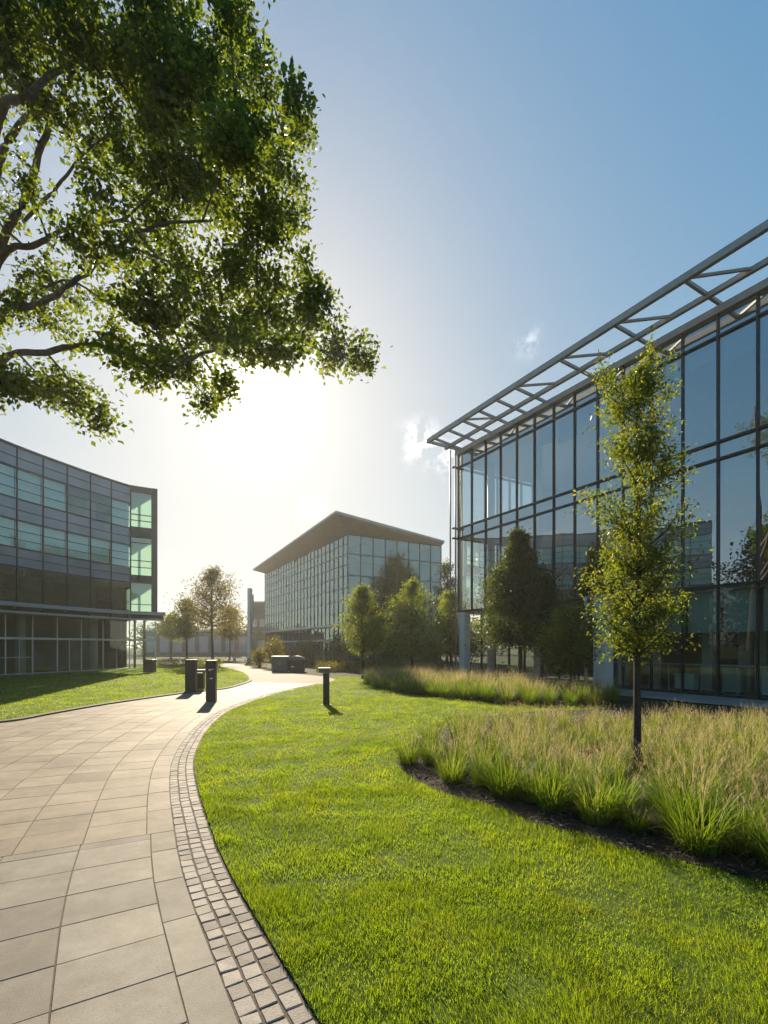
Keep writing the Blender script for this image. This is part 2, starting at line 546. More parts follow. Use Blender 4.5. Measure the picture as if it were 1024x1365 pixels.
class Slabs:
    def __init__(s):
        s.v, s.f = [], []
    def add(s, corners, z, drop, inset, rise=(0, 0, 0, 0)):
        c = np.mean(corners, axis=0)
        n = len(s.v)
        k = len(corners)
        for q in corners:
            s.v.append((q[0], q[1], z - drop))
        for q, r in zip(corners, rise):
            d = q - c
            L = np.linalg.norm(d)
            w = q - d / L * inset
            s.v.append((w[0], w[1], z + r))
        s.f.append(tuple(n + k + i for i in range(k)))
        for i in range(k):
            j = (i + 1) % k
            s.f.append((n + i, n + j, n + k + j, n + k + i))
    def build(s, name, mat):
        me = bpy.data.meshes.new(name)
        me.from_pydata(s.v, [], s.f)
        me.update()
        if sum(p.normal.z for p in me.polygons) < 0:
            me.flip_normals()
        o = link(name, me, mat)
        o['kind'] = 'structure'
        return o

def course(sl, s0, s1, lines, row, gap, stag=0.0):
    for k in range(len(lines) - 1):
        d0, d1 = lines[k] + gap, lines[k + 1] - gap
        rr = row[k] if isinstance(row, list) else row
        ss = s0
        first = True
        while ss < s1 - 0.02:
            e = min(ss + rr, s1)
            a, b = ss + gap, e - gap
            p = [edge_at(a, d0), edge_at(b, d0), edge_at(b, d1), edge_at(a, d1)]
            dz = random.uniform(-0.0012, 0.0012)
            sl.add(p, 0.020 + dz, 0.010, 0.003, [random.uniform(-.0006, .0006) for _ in range(4)])
            ss = e
sett_w = 0.288
near = Slabs()
lines_near = [sett_w, 0.47] + [0.47 + 0.50 * i for i in range(1, 17)]
course(near, 0.0, s_change, lines_near, [0.52] + [0.36] * 20, 0.0026)
near.build('path_slabs', M['slab'])
farS = Slabs()
lines_far = [sett_w, 0.50] + [0.50 + 0.46 * i for i in range(1, 14)]
course(farS, s_change, SMAX - 0.4, lines_far, [0.62] + [0.40] * 20, 0.0026)
farS.build('path_warm_slabs', M['slab_warm'])
bm = MB()
jp = [edge_at(s, 0.0) for s in np.arange(0, SMAX - 0.4, 0.15)]
jq = [edge_at(s, 8.5) for s in np.arange(0, SMAX - 0.4, 0.15)]
bm.v = [(p[0], p[1], 0.0155) for p in jp] + [(p[0], p[1], 0.0155) for p in jq]
nn = len(jp)
bm.f = [(i, i + 1, nn + i + 1, nn + i) for i in range(nn - 1)]
o = bm.build('path_joints', M['joint']); o['kind'] = 'structure'
setts = Slabs()
for k in range(3):
    ss = random.uniform(0, 0.06)
    while ss < SMAX - 3:
        ln = random.uniform(0.085, 0.112)
        d0, d1 = 0.012 + k * 0.092 + 0.0045, 0.012 + (k + 1) * 0.092 - 0.0045
        jit = lambda: random.uniform(-0.0035, 0.0035)
        p = [edge_at(ss + 0.004 + jit(), d0 + jit()), edge_at(ss + ln - 0.004 + jit(), d0 + jit()),
             edge_at(ss + ln - 0.004 + jit(), d1 + jit()), edge_at(ss + 0.004 + jit(), d1 + jit())]
        setts.add(p, 0.021 + random.uniform(-0.002, 0.002), 0.009, 0.005, [random.uniform(-.002, .002) for _ in range(4)])
        ss += ln
setts.build('sett_edging', M['sett'])

# kerb of the left lawn
K2, _ = resample(KERB, 0.25)
kin = offset_curve(K2, 0.13)
bm = MB()
n0 = len(K2)
for p, q in zip(K2, kin):
    bm.v += [(p[0], p[1], 0.0), (p[0], p[1], 0.055), (q[0], q[1], 0.065), (q[0], q[1], 0.0)]
for i in range(n0 - 1):
    for k in range(3):
        bm.f.append((4 * i + k, 4 * i + 4 + k, 4 * i + 5 + k, 4 * i + 1 + k))
o = bm.build('kerb', M['kerb']); o['kind'] = 'structure'

# planting beds
BED1_FRONT = catmull([(0.9, 8.8), (0.32, 7.5), (0.18, 6.6)] + [ground(*p) for p in
                     [(536, 1029), (551, 1042), (602, 1065), (669, 1083), (720, 1106), (771, 1116), (833, 1137), (899, 1152), (960, 1165), (1024, 1183)]]
                     + [(3.4, 2.7), (4.6, 2.2), (7, 1.8)], 6)
BED1 = [tuple(p) for p in BED1_FRONT] + [(10, 2.5), (12.0, 5.0), (11.1, 9.6), (9.0, 11.2), (6.6, 12.4), (5.4, 12.0), (3.6, 11.6), (2.0, 10.6)]
flat_poly('planting_bed', BED1, 0.034, M['mulch'])
BED2_FRONT = catmull([(-0.9, 22.5), (-0.75, 20.2), (-0.2, 18.2), (0.7, 16.2), (1.8, 14.6), (3.2, 13.4), (5.0, 12.7), (6.3, 12.9)], 6)
BED2 = [tuple(p) for p in BED2_FRONT] + [(6.9, 14.6), (4.2, 19.0), (2.2, 24.0), (0.5, 25)]
flat_poly('planting_bed_behind', BED2, 0.034, M['mulch'])

# lawns
LAWN_R = [tuple(p) for p in EDGE] + [tuple(p) for p in far_right[1:16]] + [(-1.6, 25.0), (-0.9, 23.2)] + [tuple(p) for p in BED2_FRONT[6:]] + \
         [(5.4, 12.0), (3.6, 11.6), (2.0, 10.6)] + [tuple(p) for p in BED1_FRONT] + [(7.6, 0.2), (5, -2.2)]
flat_poly('lawn', LAWN_R, 0.026, M['lawn_soil'])
LAWN_L = [tuple(p) for p in kin] + [(-17.5, 42.5), (-19.5, 38), (-30, 36), (-32, -2)]
flat_poly('lawn_beyond', LAWN_L, 0.050, M['lawn_soil'])
# terrace beside the right hand building
u = np.array([-0.503, 0.865]); nrm = np.array([-0.865, -0.503])     # along the right facade / out of it
def rb(s, q):
    """plan point of the right building: s along the facade, q out of it (negative = inside)"""
    return u * s + nrm * (-16.6 + q)
flat_poly('terrace_paving', [rb(-14, 0.0), rb(-14, 2.4), rb(13.0, 2.4), rb(14.5, 1.8), rb(15.5, 0.0)], 0.045, M['terrace'])

def scatter_lawn(name, poly, z, zones, edge=None, seed=0):
    """grass blades: density falls and width grows with distance"""
    rng = np.random.default_rng(seed)
    P = np.array(poly)
    parts = []
    for (r0, r1, dens, L, W) in zones:
        # wedge of the view with a margin
        n = int(dens * (r1 ** 2 - r0 ** 2) * 0.98)
        rr = np.sqrt(rng.uniform(r0 * r0, r1 * r1, n))
        aa = rng.uniform(-0.98, 0.98, n)
        p = np.stack([rr * np.sin(aa), rr * np.cos(aa)], 1)
        p = p[inside(poly, p)]
        lump = vnoise(p, 3.1, 3) * 0.6 + vnoise(p, 8.0, 5) * 0.4
        lump2 = vnoise(p, 1.1, 9)
        keep = rng.random(len(p)) < 0.45 + 0.75 * lump
        p, lump, lump2 = p[keep], lump[keep], lump2[keep]
        n = len(p)
        az = rng.uniform(0, 2 * np.pi, n)
        az = np.where(rng.random(n) < 0.5, az, vnoise(p, 1.7, 12) * 4 * np.pi + rng.normal(0, 0.5, n))
        Ln = L * rng.uniform(0.55, 1.25, n) * (0.45 + 1.05 * lump) * (0.8 + 0.4 * lump2)
        Wn = W * rng.uniform(0.7, 1.3, n)
        v, t, _ = blades(np.c_[p, np.full(n, z)], az, Ln, Wn, rng.uniform(0.0, 0.55, n), rng.uniform(0.2, 1.2, n), 2,
                         twist=np.pi / 2 + rng.normal(0, 0.5, n))
        dry = rng.random(n) < (0.03 + 0.07 * (lump2 > 0.62))
        parts.append((v, t, np.repeat(dry.astype(int), 3)))
    vs, ts, ms, off = [], [], [], 0
    for v, t, m in parts:
        vs.append(v); ts.append(t + off); ms.append(m); off += len(v)
    me = tri_mesh(name, np.concatenate(vs), np.concatenate(ts), np.concatenate(ms))
    o = link(name, me, [M['blade'], M['straw']])
    return o

o = scatter_lawn('grass', LAWN_R, 0.024, [(1.4, 3.2, 21000, 0.044, 0.0028), (3.2, 5.5, 9500, 0.044, 0.0038), (5.5, 9, 3800, 0.045, 0.0058),
                                          (9, 15, 1500, 0.045, 0.009), (15, 27, 520, 0.045, 0.015)], seed=4)
tag(o, 'sunlit short green lawn grass right of the paved path', 'grass', kind='stuff')
o = scatter_lawn('grass', LAWN_L, 0.048, [(6, 12, 1100, 0.045, 0.009), (12, 20, 700, 0.045, 0.013), (20, 42, 240, 0.05, 0.024)], seed=5)
tag(o, 'partly shaded short lawn grass left of the paved path', 'grass', kind='stuff')

# bark chips along the front of the near bed
rng = np.random.default_rng(8)
c, _ = resample(BED1_FRONT, 0.01)
n = 5200
i = rng.integers(0, len(c), n)
off = offset_curve(c, 1.0) - c
pp = c[i] + off[i] * rng.uniform(0.0, 0.75, n)[:, None] + rng.normal(0, 0.03, (n, 2))
pp = pp[inside(BED1, pp)]
n = len(pp)
a = rng.uniform(0, 6.28, n); L = rng.uniform(0.01, 0.035, n); W = L * rng.uniform(0.3, 0.7, n)
dx = np.stack([np.cos(a), np.sin(a), rng.uniform(-.5, .5, n)], 1); dy = np.stack([-np.sin(a), np.cos(a), rng.uniform(-.4, .4, n)], 1)
b0 = np.c_[pp, rng.uniform(0.038, 0.055, n)]
V = np.stack([b0 - dx * L[:, None], b0 + dy * W[:, None] * .6, b0 + dx * L[:, None], b0 - dy * W[:, None] * .6], 1)
T = (np.arange(n)[:, None, None] * 4 + np.array([(0, 1, 2), (0, 2, 3)])[None]).reshape(-1, 3)
o = link('bark_mulch', tri_mesh('bark_mulch', V.reshape(-1, 3), T), M['chip'])
tag(o, 'dark bark chips strewn along the front of the grass bed', 'mulch', kind='stuff')

# ================================================================ ORNAMENTAL GRASSES
def clump_meshes(kind, seed):
    rng = np.random.default_rng(seed)
    if kind == 'lush':
        nb, lo, hi, w, spread, nst = 380, 0.28, 0.56, 0.0062, 0.62, 10
    elif kind == 'mixed':
        nb, lo, hi, w, spread, nst = 360, 0.26, 0.52, 0.0052, 0.6, 20
    else:
        nb, lo, hi, w, spread, nst = 330, 0.28, 0.52, 0.0048, 0.55, 40
    r = 0.13 * np.sqrt(rng.random(nb)); a0 = rng.uniform(0, 6.283, nb)
    base = np.stack([r * np.cos(a0), r * np.sin(a0), np.zeros(nb)], 1)
    az = a0 + rng.normal(0, 0.6, nb)
    v, t, _ = blades(base, az, rng.uniform(lo, hi, nb), w * rng.uniform(0.7, 1.35, nb), np.abs(rng.normal(0.12, spread * 0.45, nb)),
                     rng.uniform(0.25, 1.55, nb), 5)
    green = tri_mesh('clump_blades', v, t)
    gv, gt = v, t
    r = 0.12 * np.sqrt(rng.random(nst)); a0 = rng.uniform(0, 6.283, nst)
    base = np.stack([r * np.cos(a0), r * np.sin(a0), np.zeros(nst)], 1)
    Ls = rng.uniform(0.42, 0.66, nst)
    th0 = np.abs(rng.normal(0.05, 0.22, nst)); th1 = rng.uniform(0.1, 0.6, nst)
    v1, t1, pos = blades(base, a0 + rng.normal(0, .5, nst), Ls, np.full(nst, 0.002), th0, th1, 5)
    # seed head: small side bristles on the last third of each stem
    kk = 22
    tt = rng.random((nst, kk))
    a, b = pos[3], pos[5]
    pts = (a[:, None] * (1 - tt[..., None]) + b[:, None] * tt[..., None]).reshape(-1, 3)
    nb2 = len(pts)
    v2, t2, _ = blades(pts, rng.uniform(0, 6.283, nb2), rng.uniform(0.025, 0.06, nb2), np.full(nb2, 0.003), rng.uniform(0.3, 1.0, nb2), rng.uniform(0, .6, nb2), 1)
    V, T, _ = join([(v1, t1, 0), (v2, t2, 0)])
    return green, tri_mesh('clump_plumes', V, T), (gv, gt, V, T)

PROTO = {}
def clump(kind, var):
    if (kind, var) not in PROTO:
        PROTO[(kind, var)] = clump_meshes(kind, {'lush': 100, 'mixed': 200, 'feather': 300}[kind] + var)
        PROTO[(kind, var)][0].materials.append(M['tuft'])
        PROTO[(kind, var)][1].materials.append(M['plume'])
    return PROTO[(kind, var)]

def place_clump(x, y, z, kind, var, rz, sc, label, group):
    g_, p_, _ = clump(kind, var)
    o = thing('ornamental_grass', label, 'grass clump', (x, y, z), rz, group)
    o.scale = (sc, sc, sc * random.uniform(0.9, 1.1))
    a = bpy.data.objects.new('foliage', g_); COL.objects.link(a); a.parent = o
    b = bpy.data.objects.new('plume', p_); COL.objects.link(b); b.parent = o
    return o

def poisson(poly, dmin, tries, rng, keep=None):
    P = np.array(poly); lo, hi = P.min(0), P.max(0)
    c = rng.uniform(lo, hi, (tries, 2))
    c = c[inside(poly, c)]
    if keep is not None:
        c = c[keep(c)]
    out = []
    for q in c:
        if all((q[0] - p[0]) ** 2 + (q[1] - p[1]) ** 2 > dmin * dmin for p in out):
            out.append(q)
    return out

rng = np.random.default_rng(21)
fronts = [(ground(795, 1100), 'bright green fountain grass clump just right of the young tree stem', 'lush', 0, 0.95),
          (ground(905, 1116), 'bright green grass tuft between two others at the bed front right', 'lush', 1, 0.98),
          (ground(985, 1137), 'foremost green grass tuft nearest the frame edge above bare mulch', 'lush', 2, 1.0),
          (ground(545, 1020), 'dark rounded grass clump at the far left tip of the near bed', 'mixed', 0, 0.95),
          (ground(603, 1045), 'grass clump second from the left tip of the near bed', 'mixed', 1, 1.0),
          (ground(672, 1064), 'lush light green grass clump bulging over the lawn edge', 'lush', 3, 1.08),
          (ground(735, 1082), 'lush green grass clump left of the young tree stem', 'lush', 0, 1.0)]
fronts += [(ground(832, 1066), 'small low grass tuft at the left foot of the young tree', 'lush', 1, 0.5),
           (ground(868, 1076), 'small low grass tuft at the right foot of the young tree', 'lush', 2, 0.5),
           (ground(848, 1112), 'small low grass tuft at the bed edge in front of the young tree', 'lush', 3, 0.55)]
taken = []
for (p, lab, kd, var, sc) in fronts:
    place_clump(p[0], p[1], 0.03, kd, var, random.uniform(0, 6), sc, lab, 'front row grass clumps of the near bed')
    taken.append(p)
def keep1(c):
    d = seg_dist(BED1_FRONT, c)
    vis = (np.abs(c[:, 0]) < c[:, 1] * 0.86 + 0.8) & (c[:, 1] > 2.0)
    far = np.min([np.hypot(c[:, 0] - t[0], c[:, 1] - t[1]) for t in taken], axis=0) > 0.27
    px = 512 + FPX * c[:, 0] / np.maximum(c[:, 1], 1)
    stem = (np.abs(px - 849) < 25) & (c[:, 1] < 6.1)
    return (d > 0.30) & vis & far & ~stem & (c[:, 1] < 9.6)
pts = poisson(BED1, 0.34, 9000, rng, keep1)
pts = sorted(pts, key=lambda q: q[1])[:285]
dB = seg_dist(BED1_FRONT, np.array(pts))
MASS = []
for idx, (q, d) in enumerate(zip(pts, dB)):
    f = min(1.0, max(0.0, (d - 0.35) / 0.9))
    kd = 'lush' if random.random() > f * 1.15 + 0.08 else ('mixed' if random.random() > f * 0.75 else 'feather')
    sc = random.uniform(0.78, 1.2) * (1.0 - 0.27 * min(1, max(0, (q[1] - 4.5) / 3.5)))
    if idx < 205:
        place_clump(q[0], q[1], 0.03, kd, random.randrange(4), random.uniform(0, 6.28), sc,
                    'feathery grass clump with tan seed heads in the thick of the near bed', 'massed grasses of the near bed')
    else:
        MASS.append((q[0], q[1], kd, sc))
pts = poisson(BED2, 0.44, 6000, rng)
pts = sorted(pts, key=lambda q: q[1])[:150]
for idx, q in enumerate(pts):
    kd = random.choice(['mixed', 'lush', 'feather', 'feather'])
    sc = random.uniform(1.05, 1.35)
    if idx < 80:
        place_clump(q[0], q[1], 0.03, kd, random.randrange(4), random.uniform(0, 6.28), sc,
                    'green and straw grass clump massed in the bed before the glass building', 'massed grasses of the bed behind')
    else:
        MASS.append((q[0], q[1], kd, sc))
vs, ts, ms, off = [], [], [], 0
for (x, y, kd, sc) in MASS:                       # the clumps at the back of both beds, one mass
    gv, gt, pv_, pt_ = clump(kd, random.randrange(4))[2]
    a = random.uniform(0, 6.28)
    for v, t, m in ((gv, gt, 0), (pv_, pt_, 1)):
        w_ = np.stack([v[:, 0] * math.cos(a) - v[:, 1] * math.sin(a), v[:, 0] * math.sin(a) + v[:, 1] * math.cos(a), v[:, 2]], 1) * sc + np.array([x, y, 0.03])
        vs.append(w_); ts.append(t + off); ms.append(np.full(len(t), m)); off += len(v)
o = link('grass_mass', tri_mesh('grass_mass', np.concatenate(vs), np.concatenate(ts), np.concatenate(ms)), [M['tuft'], M['plume']])
tag(o, 'far rows of straw tipped ornamental grasses closing the back of the beds', 'grass', kind='stuff')

# ================================================================ TREES
def leaf_mesh(name, centers, axes, per, leaf, spread, rng, droop=0.25, aspect=0.5, jit=0.25):
    """sprigs: each centre carries `per` leaves set along and around its axis"""
    n = len(centers)
    axes = axes / np.maximum(np.linalg.norm(axes, axis=1), 1e-6)[:, None]
    tt = np.linspace(-0.5, 0.6, per)
    c = np.repeat(centers, per, 0) + np.repeat(axes, per, 0) * (np.tile(tt, n) * spread)[:, None]
    c = c + rng.normal(0, spread * jit, c.shape)
    m = len(c)
    d = np.repeat(axes, per, 0) * 0.5 + rng.normal(0, 0.75, (m, 3))
    d[:, 2] -= droop
    d /= np.linalg.norm(d, axis=1)[:, None]
    upv = rng.normal(0, 0.55, (m, 3)); upv[:, 2] += 0.75
    side = np.cross(d, upv); side /= np.maximum(np.linalg.norm(side, axis=1), 1e-6)[:, None]
    nr = np.cross(side, d)
    L = (leaf * rng.uniform(0.6, 1.25, m))[:, None]
    W = L * aspect * rng.uniform(0.8, 1.2, m)[:, None]
    fold = rng.uniform(0.05, 0.45, m)[:, None]
    b = c
    mid = c + d * L * 0.45
    tip = c + d * L - nr * L * 0.12
    l = mid + side * W * 0.5 + nr * W * fold * 0.5
    r = mid - side * W * 0.5 + nr * W * fold * 0.5
    V = np.stack([b, r, tip, l], 1).reshape(-1, 3)
    T = (np.arange(m)[:, None, None] * 4 + np.array([(0, 1, 2), (0, 2, 3)])[None]).reshape(-1, 3)
    return tri_mesh(name, V, T)

def tree(name, label, x, y, H, stem, prof, leafm, barkm, nbr, per_br, leaf, trunk_r, seed, group=None, cat='tree',
         per=9, up=0.5, lean=(0, 0), spread=None, aspect=0.5, z0=0.0, twigs=True, gap=0.0, ragged=0.3, extra=()):
    """tapered trunk with limbs, a crown of leafy sprigs along them. prof(t): crown radius from the crown's foot (0) to its tip (1)"""
    rng = np.random.default_rng(seed)
    root = thing(name, label, cat, (x, y, z0), 0, group)
    mb = MB()
    k = 9
    wob = rng.normal(0, 0.012 * H, (k, 2)); wob[0] = 0
    wob = np.cumsum(wob, 0) * 0.35
    def axis(z):
        t = z / H
        return np.array([np.interp(t, np.linspace(0, 1, k), wob[:, 0]) + lean[0] * t, np.interp(t, np.linspace(0, 1, k), wob[:, 1]) + lean[1] * t, z])
    zz = np.linspace(-0.05, H * 0.95, 14)
    mb.tube([axis(max(z, 0)) + np.array([0, 0, min(z, 0)]) for z in zz],
            [trunk_r * (1.25 if i == 0 else 1.0) * (1 - 0.9 * max(z, 0) / H) + 0.004 for i, z in enumerate(zz)], 8)
    C, A = [], []
    for i in range(nbr):
        t = (i + rng.random()) / nbr
        z = stem + (H - stem) * t
        rad = prof(t) * rng.uniform(1 - ragged, 1 + ragged * 0.6)
        if rng.random() < gap:
            continue
        az = i * 2.39996 + rng.normal(0, 0.35)
        d = np.array([math.cos(az), math.sin(az), 0])
        zb = max(stem * 0.92, z - rad * up)
        a = axis(zb)
        e = axis(min(z, H)) * np.array([1, 1, 0]) + np.array([0, 0, z + rad * 0.12]) + d * rad
        m = (a + e) / 2 + np.array([0, 0, -rad * 0.06]) + rng.normal(0, rad * 0.05, 3)
        rb_ = trunk_r * 0.42 * (1 - 0.7 * t)
        if rad > 0.12 and twigs:
            mb.tube([a, m, e], [rb_, rb_ * 0.6, rb_ * 0.18], 5, cap=False)
        for j in range(per_br):
            f = 0.25 + 0.8 * rng.random() ** 0.7
            p = (a * (1 - f) ** 2 + 2 * m * f * (1 - f) + e * f * f) if f < 1 else e + (e - m) * (f - 1)
            off = rng.normal(0, 1, 3) * rad * 0.24 * np.array([1, 1, 0.8])
            C.append(p + off)
            A.append(d * 0.7 + np.array([0, 0, 0.35]) + off / max(rad, .05) + rng.normal(0, 0.3, 3))
    # leader
    for j in range(int(per_br * 0.35)):
        z = H * rng.uniform(0.9, 1.01)
        C.append(axis(min(z, H)) + np.array([0, 0, z - min(z, H)]) + rng.normal(0, prof(0.95) * 0.25, 3)); A.append(np.array([0, 0, 1.0]) + rng.normal(0, .4, 3))
    for (x0_, x1_, y1_, za, zb, n_) in extra:              # long shoots beyond the crown
        p0 = axis(za) + np.array([0, 0, 0]); p1 = np.array([x1_, y1_, zb]); pm = (p0 + p1) / 2 + np.array([x1_ * .15, 0, -0.08])
        mb.tube([p0, pm, p1], [0.008, 0.005, 0.002], 5, cap=False)
        for j in range(n_):
            f = 0.35 + 0.68 * rng.random()
            C.append(p0 * (1 - f) ** 2 + 2 * pm * f * (1 - f) + p1 * f * f + rng.normal(0, 0.045, 3)); A.append((p1 - p0) + rng.normal(0, .3, 3))
    C, A = np.array(C), np.array(A)
    link('trunk', mb.mesh('trunk', True), barkm, root)
    link('crown', leaf_mesh('crown', C, A, per, leaf, spread or leaf * 3.2, rng, aspect=aspect), leafm, root)
    return root

def prof_of(pairs):
    xs, ys = zip(*pairs)
    return lambda t: float(np.interp(t, xs, ys))

# young street tree in the near bed
px_, py_ = ground(849, 1036)
tree('young_tree', 'slender young tree with airy yellow green crown on a dark stem in the near bed', px_, py_, 4.95, 1.62,
     prof_of([(0, .22), (.06, .42), (.17, .56), (.25, .47), (.33, .30), (.42, .38), (.52, .46), (.62, .34), (.72, .35), (.84, .36), (.93, .26), (1, .08)]),
     M['leaf_young'], M['bark_dark'], 84, 34, 0.052, 0.046, 31, per=10, up=0.9, lean=(-0.10, 0.05), spread=0.13, aspect=0.42, gap=0.2, ragged=0.5,
     extra=[(0, -0.58, -.1, 4.45, 5.0, 26), (0, -0.42, .1, 4.5, 5.18, 20), (0, 0.22, .05, 4.6, 5.35, 34), (0, 0.34, -.1, 4.5, 5.12, 26), (0, 0.52, .1, 4.0, 4.45, 14),
            (0, 0.62, 0, 3.4, 3.72, 14), (0, -0.62, 0, 2.3, 2.45, 16), (0, .68, .1, 2.0, 2.25, 16)])

# trees between the lawn and the middle building
def mid(px, base_py, top_py, half_px, Y, stem_py, kind, seed, label, group, name='lawn_tree', nbr=34, per_br=14, leaf=0.11, wide=None):
    per_br = int(per_br * 2.4)
    x = (px - 512) / FPX * Y
    H = CAMH + (HOR - top_py) / FPX * Y
    st = max(0.3, CAMH + (HOR - stem_py) / FPX * Y)
    r = half_px * (1.15 if 'glass' in (group or '') else 0.85) / FPX * Y
    st += 0.22 * r
    shp = wide or [(0, .45), (.15, .85), (.35, 1.0), (.6, .8), (.85, .45), (1, .12)]
    return tree(name, label, x, Y, H, st, prof_of([(a, b * r) for a, b in shp]), M[kind], M['bark_dark'], nbr, per_br, leaf, 0.022 * H ** 0.8 + 0.01, seed,
                group=group, per=8, spread=leaf * 3, ragged=0.55, gap=0.12)
GT = 'small trees in front of the middle building'
mid(484, 905, 783, 26, 23.5, 872, 'leaf_mid', 41, 'narrow bright green tree on a thin stem, leftmost before the middle building', GT, nbr=40)
mid(498, 905, 806, 22, 25.0, 868, 'leaf_dark', 141, 'darker thin stemmed tree tucked just behind the leftmost bright one', GT)
mid(549, 900, 775, 38, 27.0, 880, 'leaf_mid', 42, 'broad bright green conical tree in the middle of the row', GT, nbr=46, per_br=16)
mid(602, 898, 790, 34, 28.0, 876, 'leaf_mid', 43, 'bright green leafy tree close beside the white corner column', GT, nbr=40)
mid(596, 890, 752, 24, 40.0, 850, 'leaf_dark', 44, 'taller dim tree rising behind the others at the end of the middle building', GT, leaf=0.16)
mid(694, 893, 714, 50, 19.0, 866, 'leaf_dark', 45, 'dense dark pointed tree growing close to the glass corner', 'trees beside the glass facade', nbr=84, per_br=30, leaf=0.12,
    wide=[(0, .6), (.12, .95), (.3, 1.0), (.5, .66), (.68, .34), (.85, .15), (1, .04)])
mid(724, 893, 776, 27, 18.3, 862, 'leaf_dark', 145, 'smaller dark tree leaning out on the side of the dense pointed one', 'trees beside the glass facade', nbr=40, per_br=18, leaf=0.10)
mid(762, 915, 812, 30, 15.9, 896, 'leaf_mid', 46, 'low olive yellow bushy tree between the dark tree and the young tree', 'trees beside the glass facade', nbr=40, per_br=16, leaf=0.09,
    wide=[(0, .5), (.2, .9), (.5, 1.0), (.8, .75), (1, .3)])
# left group on the far side of the lawn
GF = 'trees beyond the left lawn'
mid(283, 885, 760, 40, 43.0, 838, 'leaf_olive', 51, 'tall open crowned tree standing behind the two dark pillars', GF, nbr=46, per_br=10, leaf=0.20,
    wide=[(0, .75), (.15, 1.0), (.4, .95), (.7, .65), (1, .15)])
mid(249, 884, 802, 20, 46.0, 850, 'leaf_dark', 52, 'small round dark tree left of the tall open crowned one', GF, nbr=30, per_br=10, leaf=0.20)
mid(228, 880, 822, 22, 60.0, 852, 'leaf_mid', 53, 'pale yellow green tree beside the end of the left building', GF, nbr=30, per_br=10, leaf=0.26)
mid(306, 882, 812, 26, 58.0, 852, 'leaf_olive', 54, 'low dim tree in front of the dark block near the white pylon', GF, nbr=30, per_br=10, leaf=0.26)

def shrub(name, label, x, y, rx, ry, h, leafm, n, leaf, seed, group=None, cat='shrub', box=False):
    rng = np.random.default_rng(seed)
    root = thing(name, label, cat, (x, y, 0), 0, group)
    mb = MB()
    C, A = [], []
    if box:
        for i in range(n):
            p = np.array([rng.uniform(-rx, rx), rng.uniform(-ry, ry), rng.uniform(0.05, h) * rng.uniform(.85, 1.05)])
            C.append(p); A.append(rng.normal(0, 1, 3) + np.array([0, 0, .6]))
        for i in range(max(3, int(rx * 3))):
            xx = rng.uniform(-rx, rx)
            mb.tube([(xx, 0, -.05), (xx, 0.02, h * .7)], [.02, .008], 5)
        mb.tube([(-rx, 0, 0.02), (0, .01, 0.03), (rx, 0, 0.02)], [.02, .025, .02], 5)
    else:
        lobes = [(rng.uniform(-.6, .6) * rx, rng.uniform(-.6, .6) * ry, rng.uniform(.35, .7) * h) for _ in range(7)]
        for i in range(n):
            l = np.array(lobes[rng.integers(0, 7)])
            q = rng.normal(0, 1, 3); q /= np.linalg.norm(q); q *= rng.random() ** 0.4
            p = l + q * np.array([rx * .5, ry * .5, h * .38])
            p[2] = max(p[2], 0.03)
            C.append(p); A.append(q + rng.normal(0, .5, 3) + np.array([0, 0, .4]))
        for l in lobes:
            mb.tube([(l[0] * .2, l[1] * .2, -.05), (l[0] * .7, l[1] * .7, l[2] * .6), l], [.035, .02, .008], 5)
    link('stem', mb.mesh('stem', True), M['bark_dark'], root)
    link('foliage', leaf_mesh('foliage', np.array(C), np.array(A), 7, leaf, leaf * 3, rng), leafm, root)
    return root

def shrub_px(label, px, Y, half_px, top_py, kind, n, leaf, seed, group, **kw):
    r = half_px / FPX * Y
    shrub(kw.pop('name', 'shrub'), label, (px - 512) / FPX * Y, Y, r, kw.pop('ry', r), CAMH + (HOR - top_py) / FPX * Y, M[kind], n, leaf, seed, group, **kw)
GS = 'shrubs along the foot of the middle building'
shrub_px('olive shrub at the path bend, taller one by the glass corner', 366, 36, 13, 848, 'leaf_olive', 260, 0.14, 61, GS)
shrub_px('low olive shrub spilling beside the path in front of the dark block', 346, 37, 14, 866, 'leaf_olive', 260, 0.13, 62, GS)
for i, (px, Y, hp, tp, kd, lab) in enumerate([
        (420, 42, 26, 846, 'leaf_dark', 'dark brushy shrub behind the grey cabinet'),
        (460, 40, 26, 842, 'leaf_dark', 'dark brushy shrub left of the narrow bright tree'),
        (512, 38, 28, 838, 'leaf_dark', 'dark shrub between the narrow tree and the conical tree'),
        (570, 36, 30, 836, 'leaf_dark', 'dark shrub behind the conical bright tree'),
        (622, 34, 28, 840, 'leaf_dark', 'dark shrub behind the white corner column')]):
    shrub_px(lab, px, Y, hp, tp, kd, 420, 0.15, 70 + i, GS)
shrub('hedge', 'low clipped hedge across the back of the left lawn', -15.6, 38.4, 2.6, 0.5, 0.62, M['leaf_mid'], 900, 0.09, 80, cat='hedge', box=True)
shrub('hedge', 'low dusky planting strip behind the thin tree stems', -0.2, 30.5, 4.0, 0.8, 0.6, M['leaf_olive'], 1300, 0.10, 81, cat='hedge', box=True)

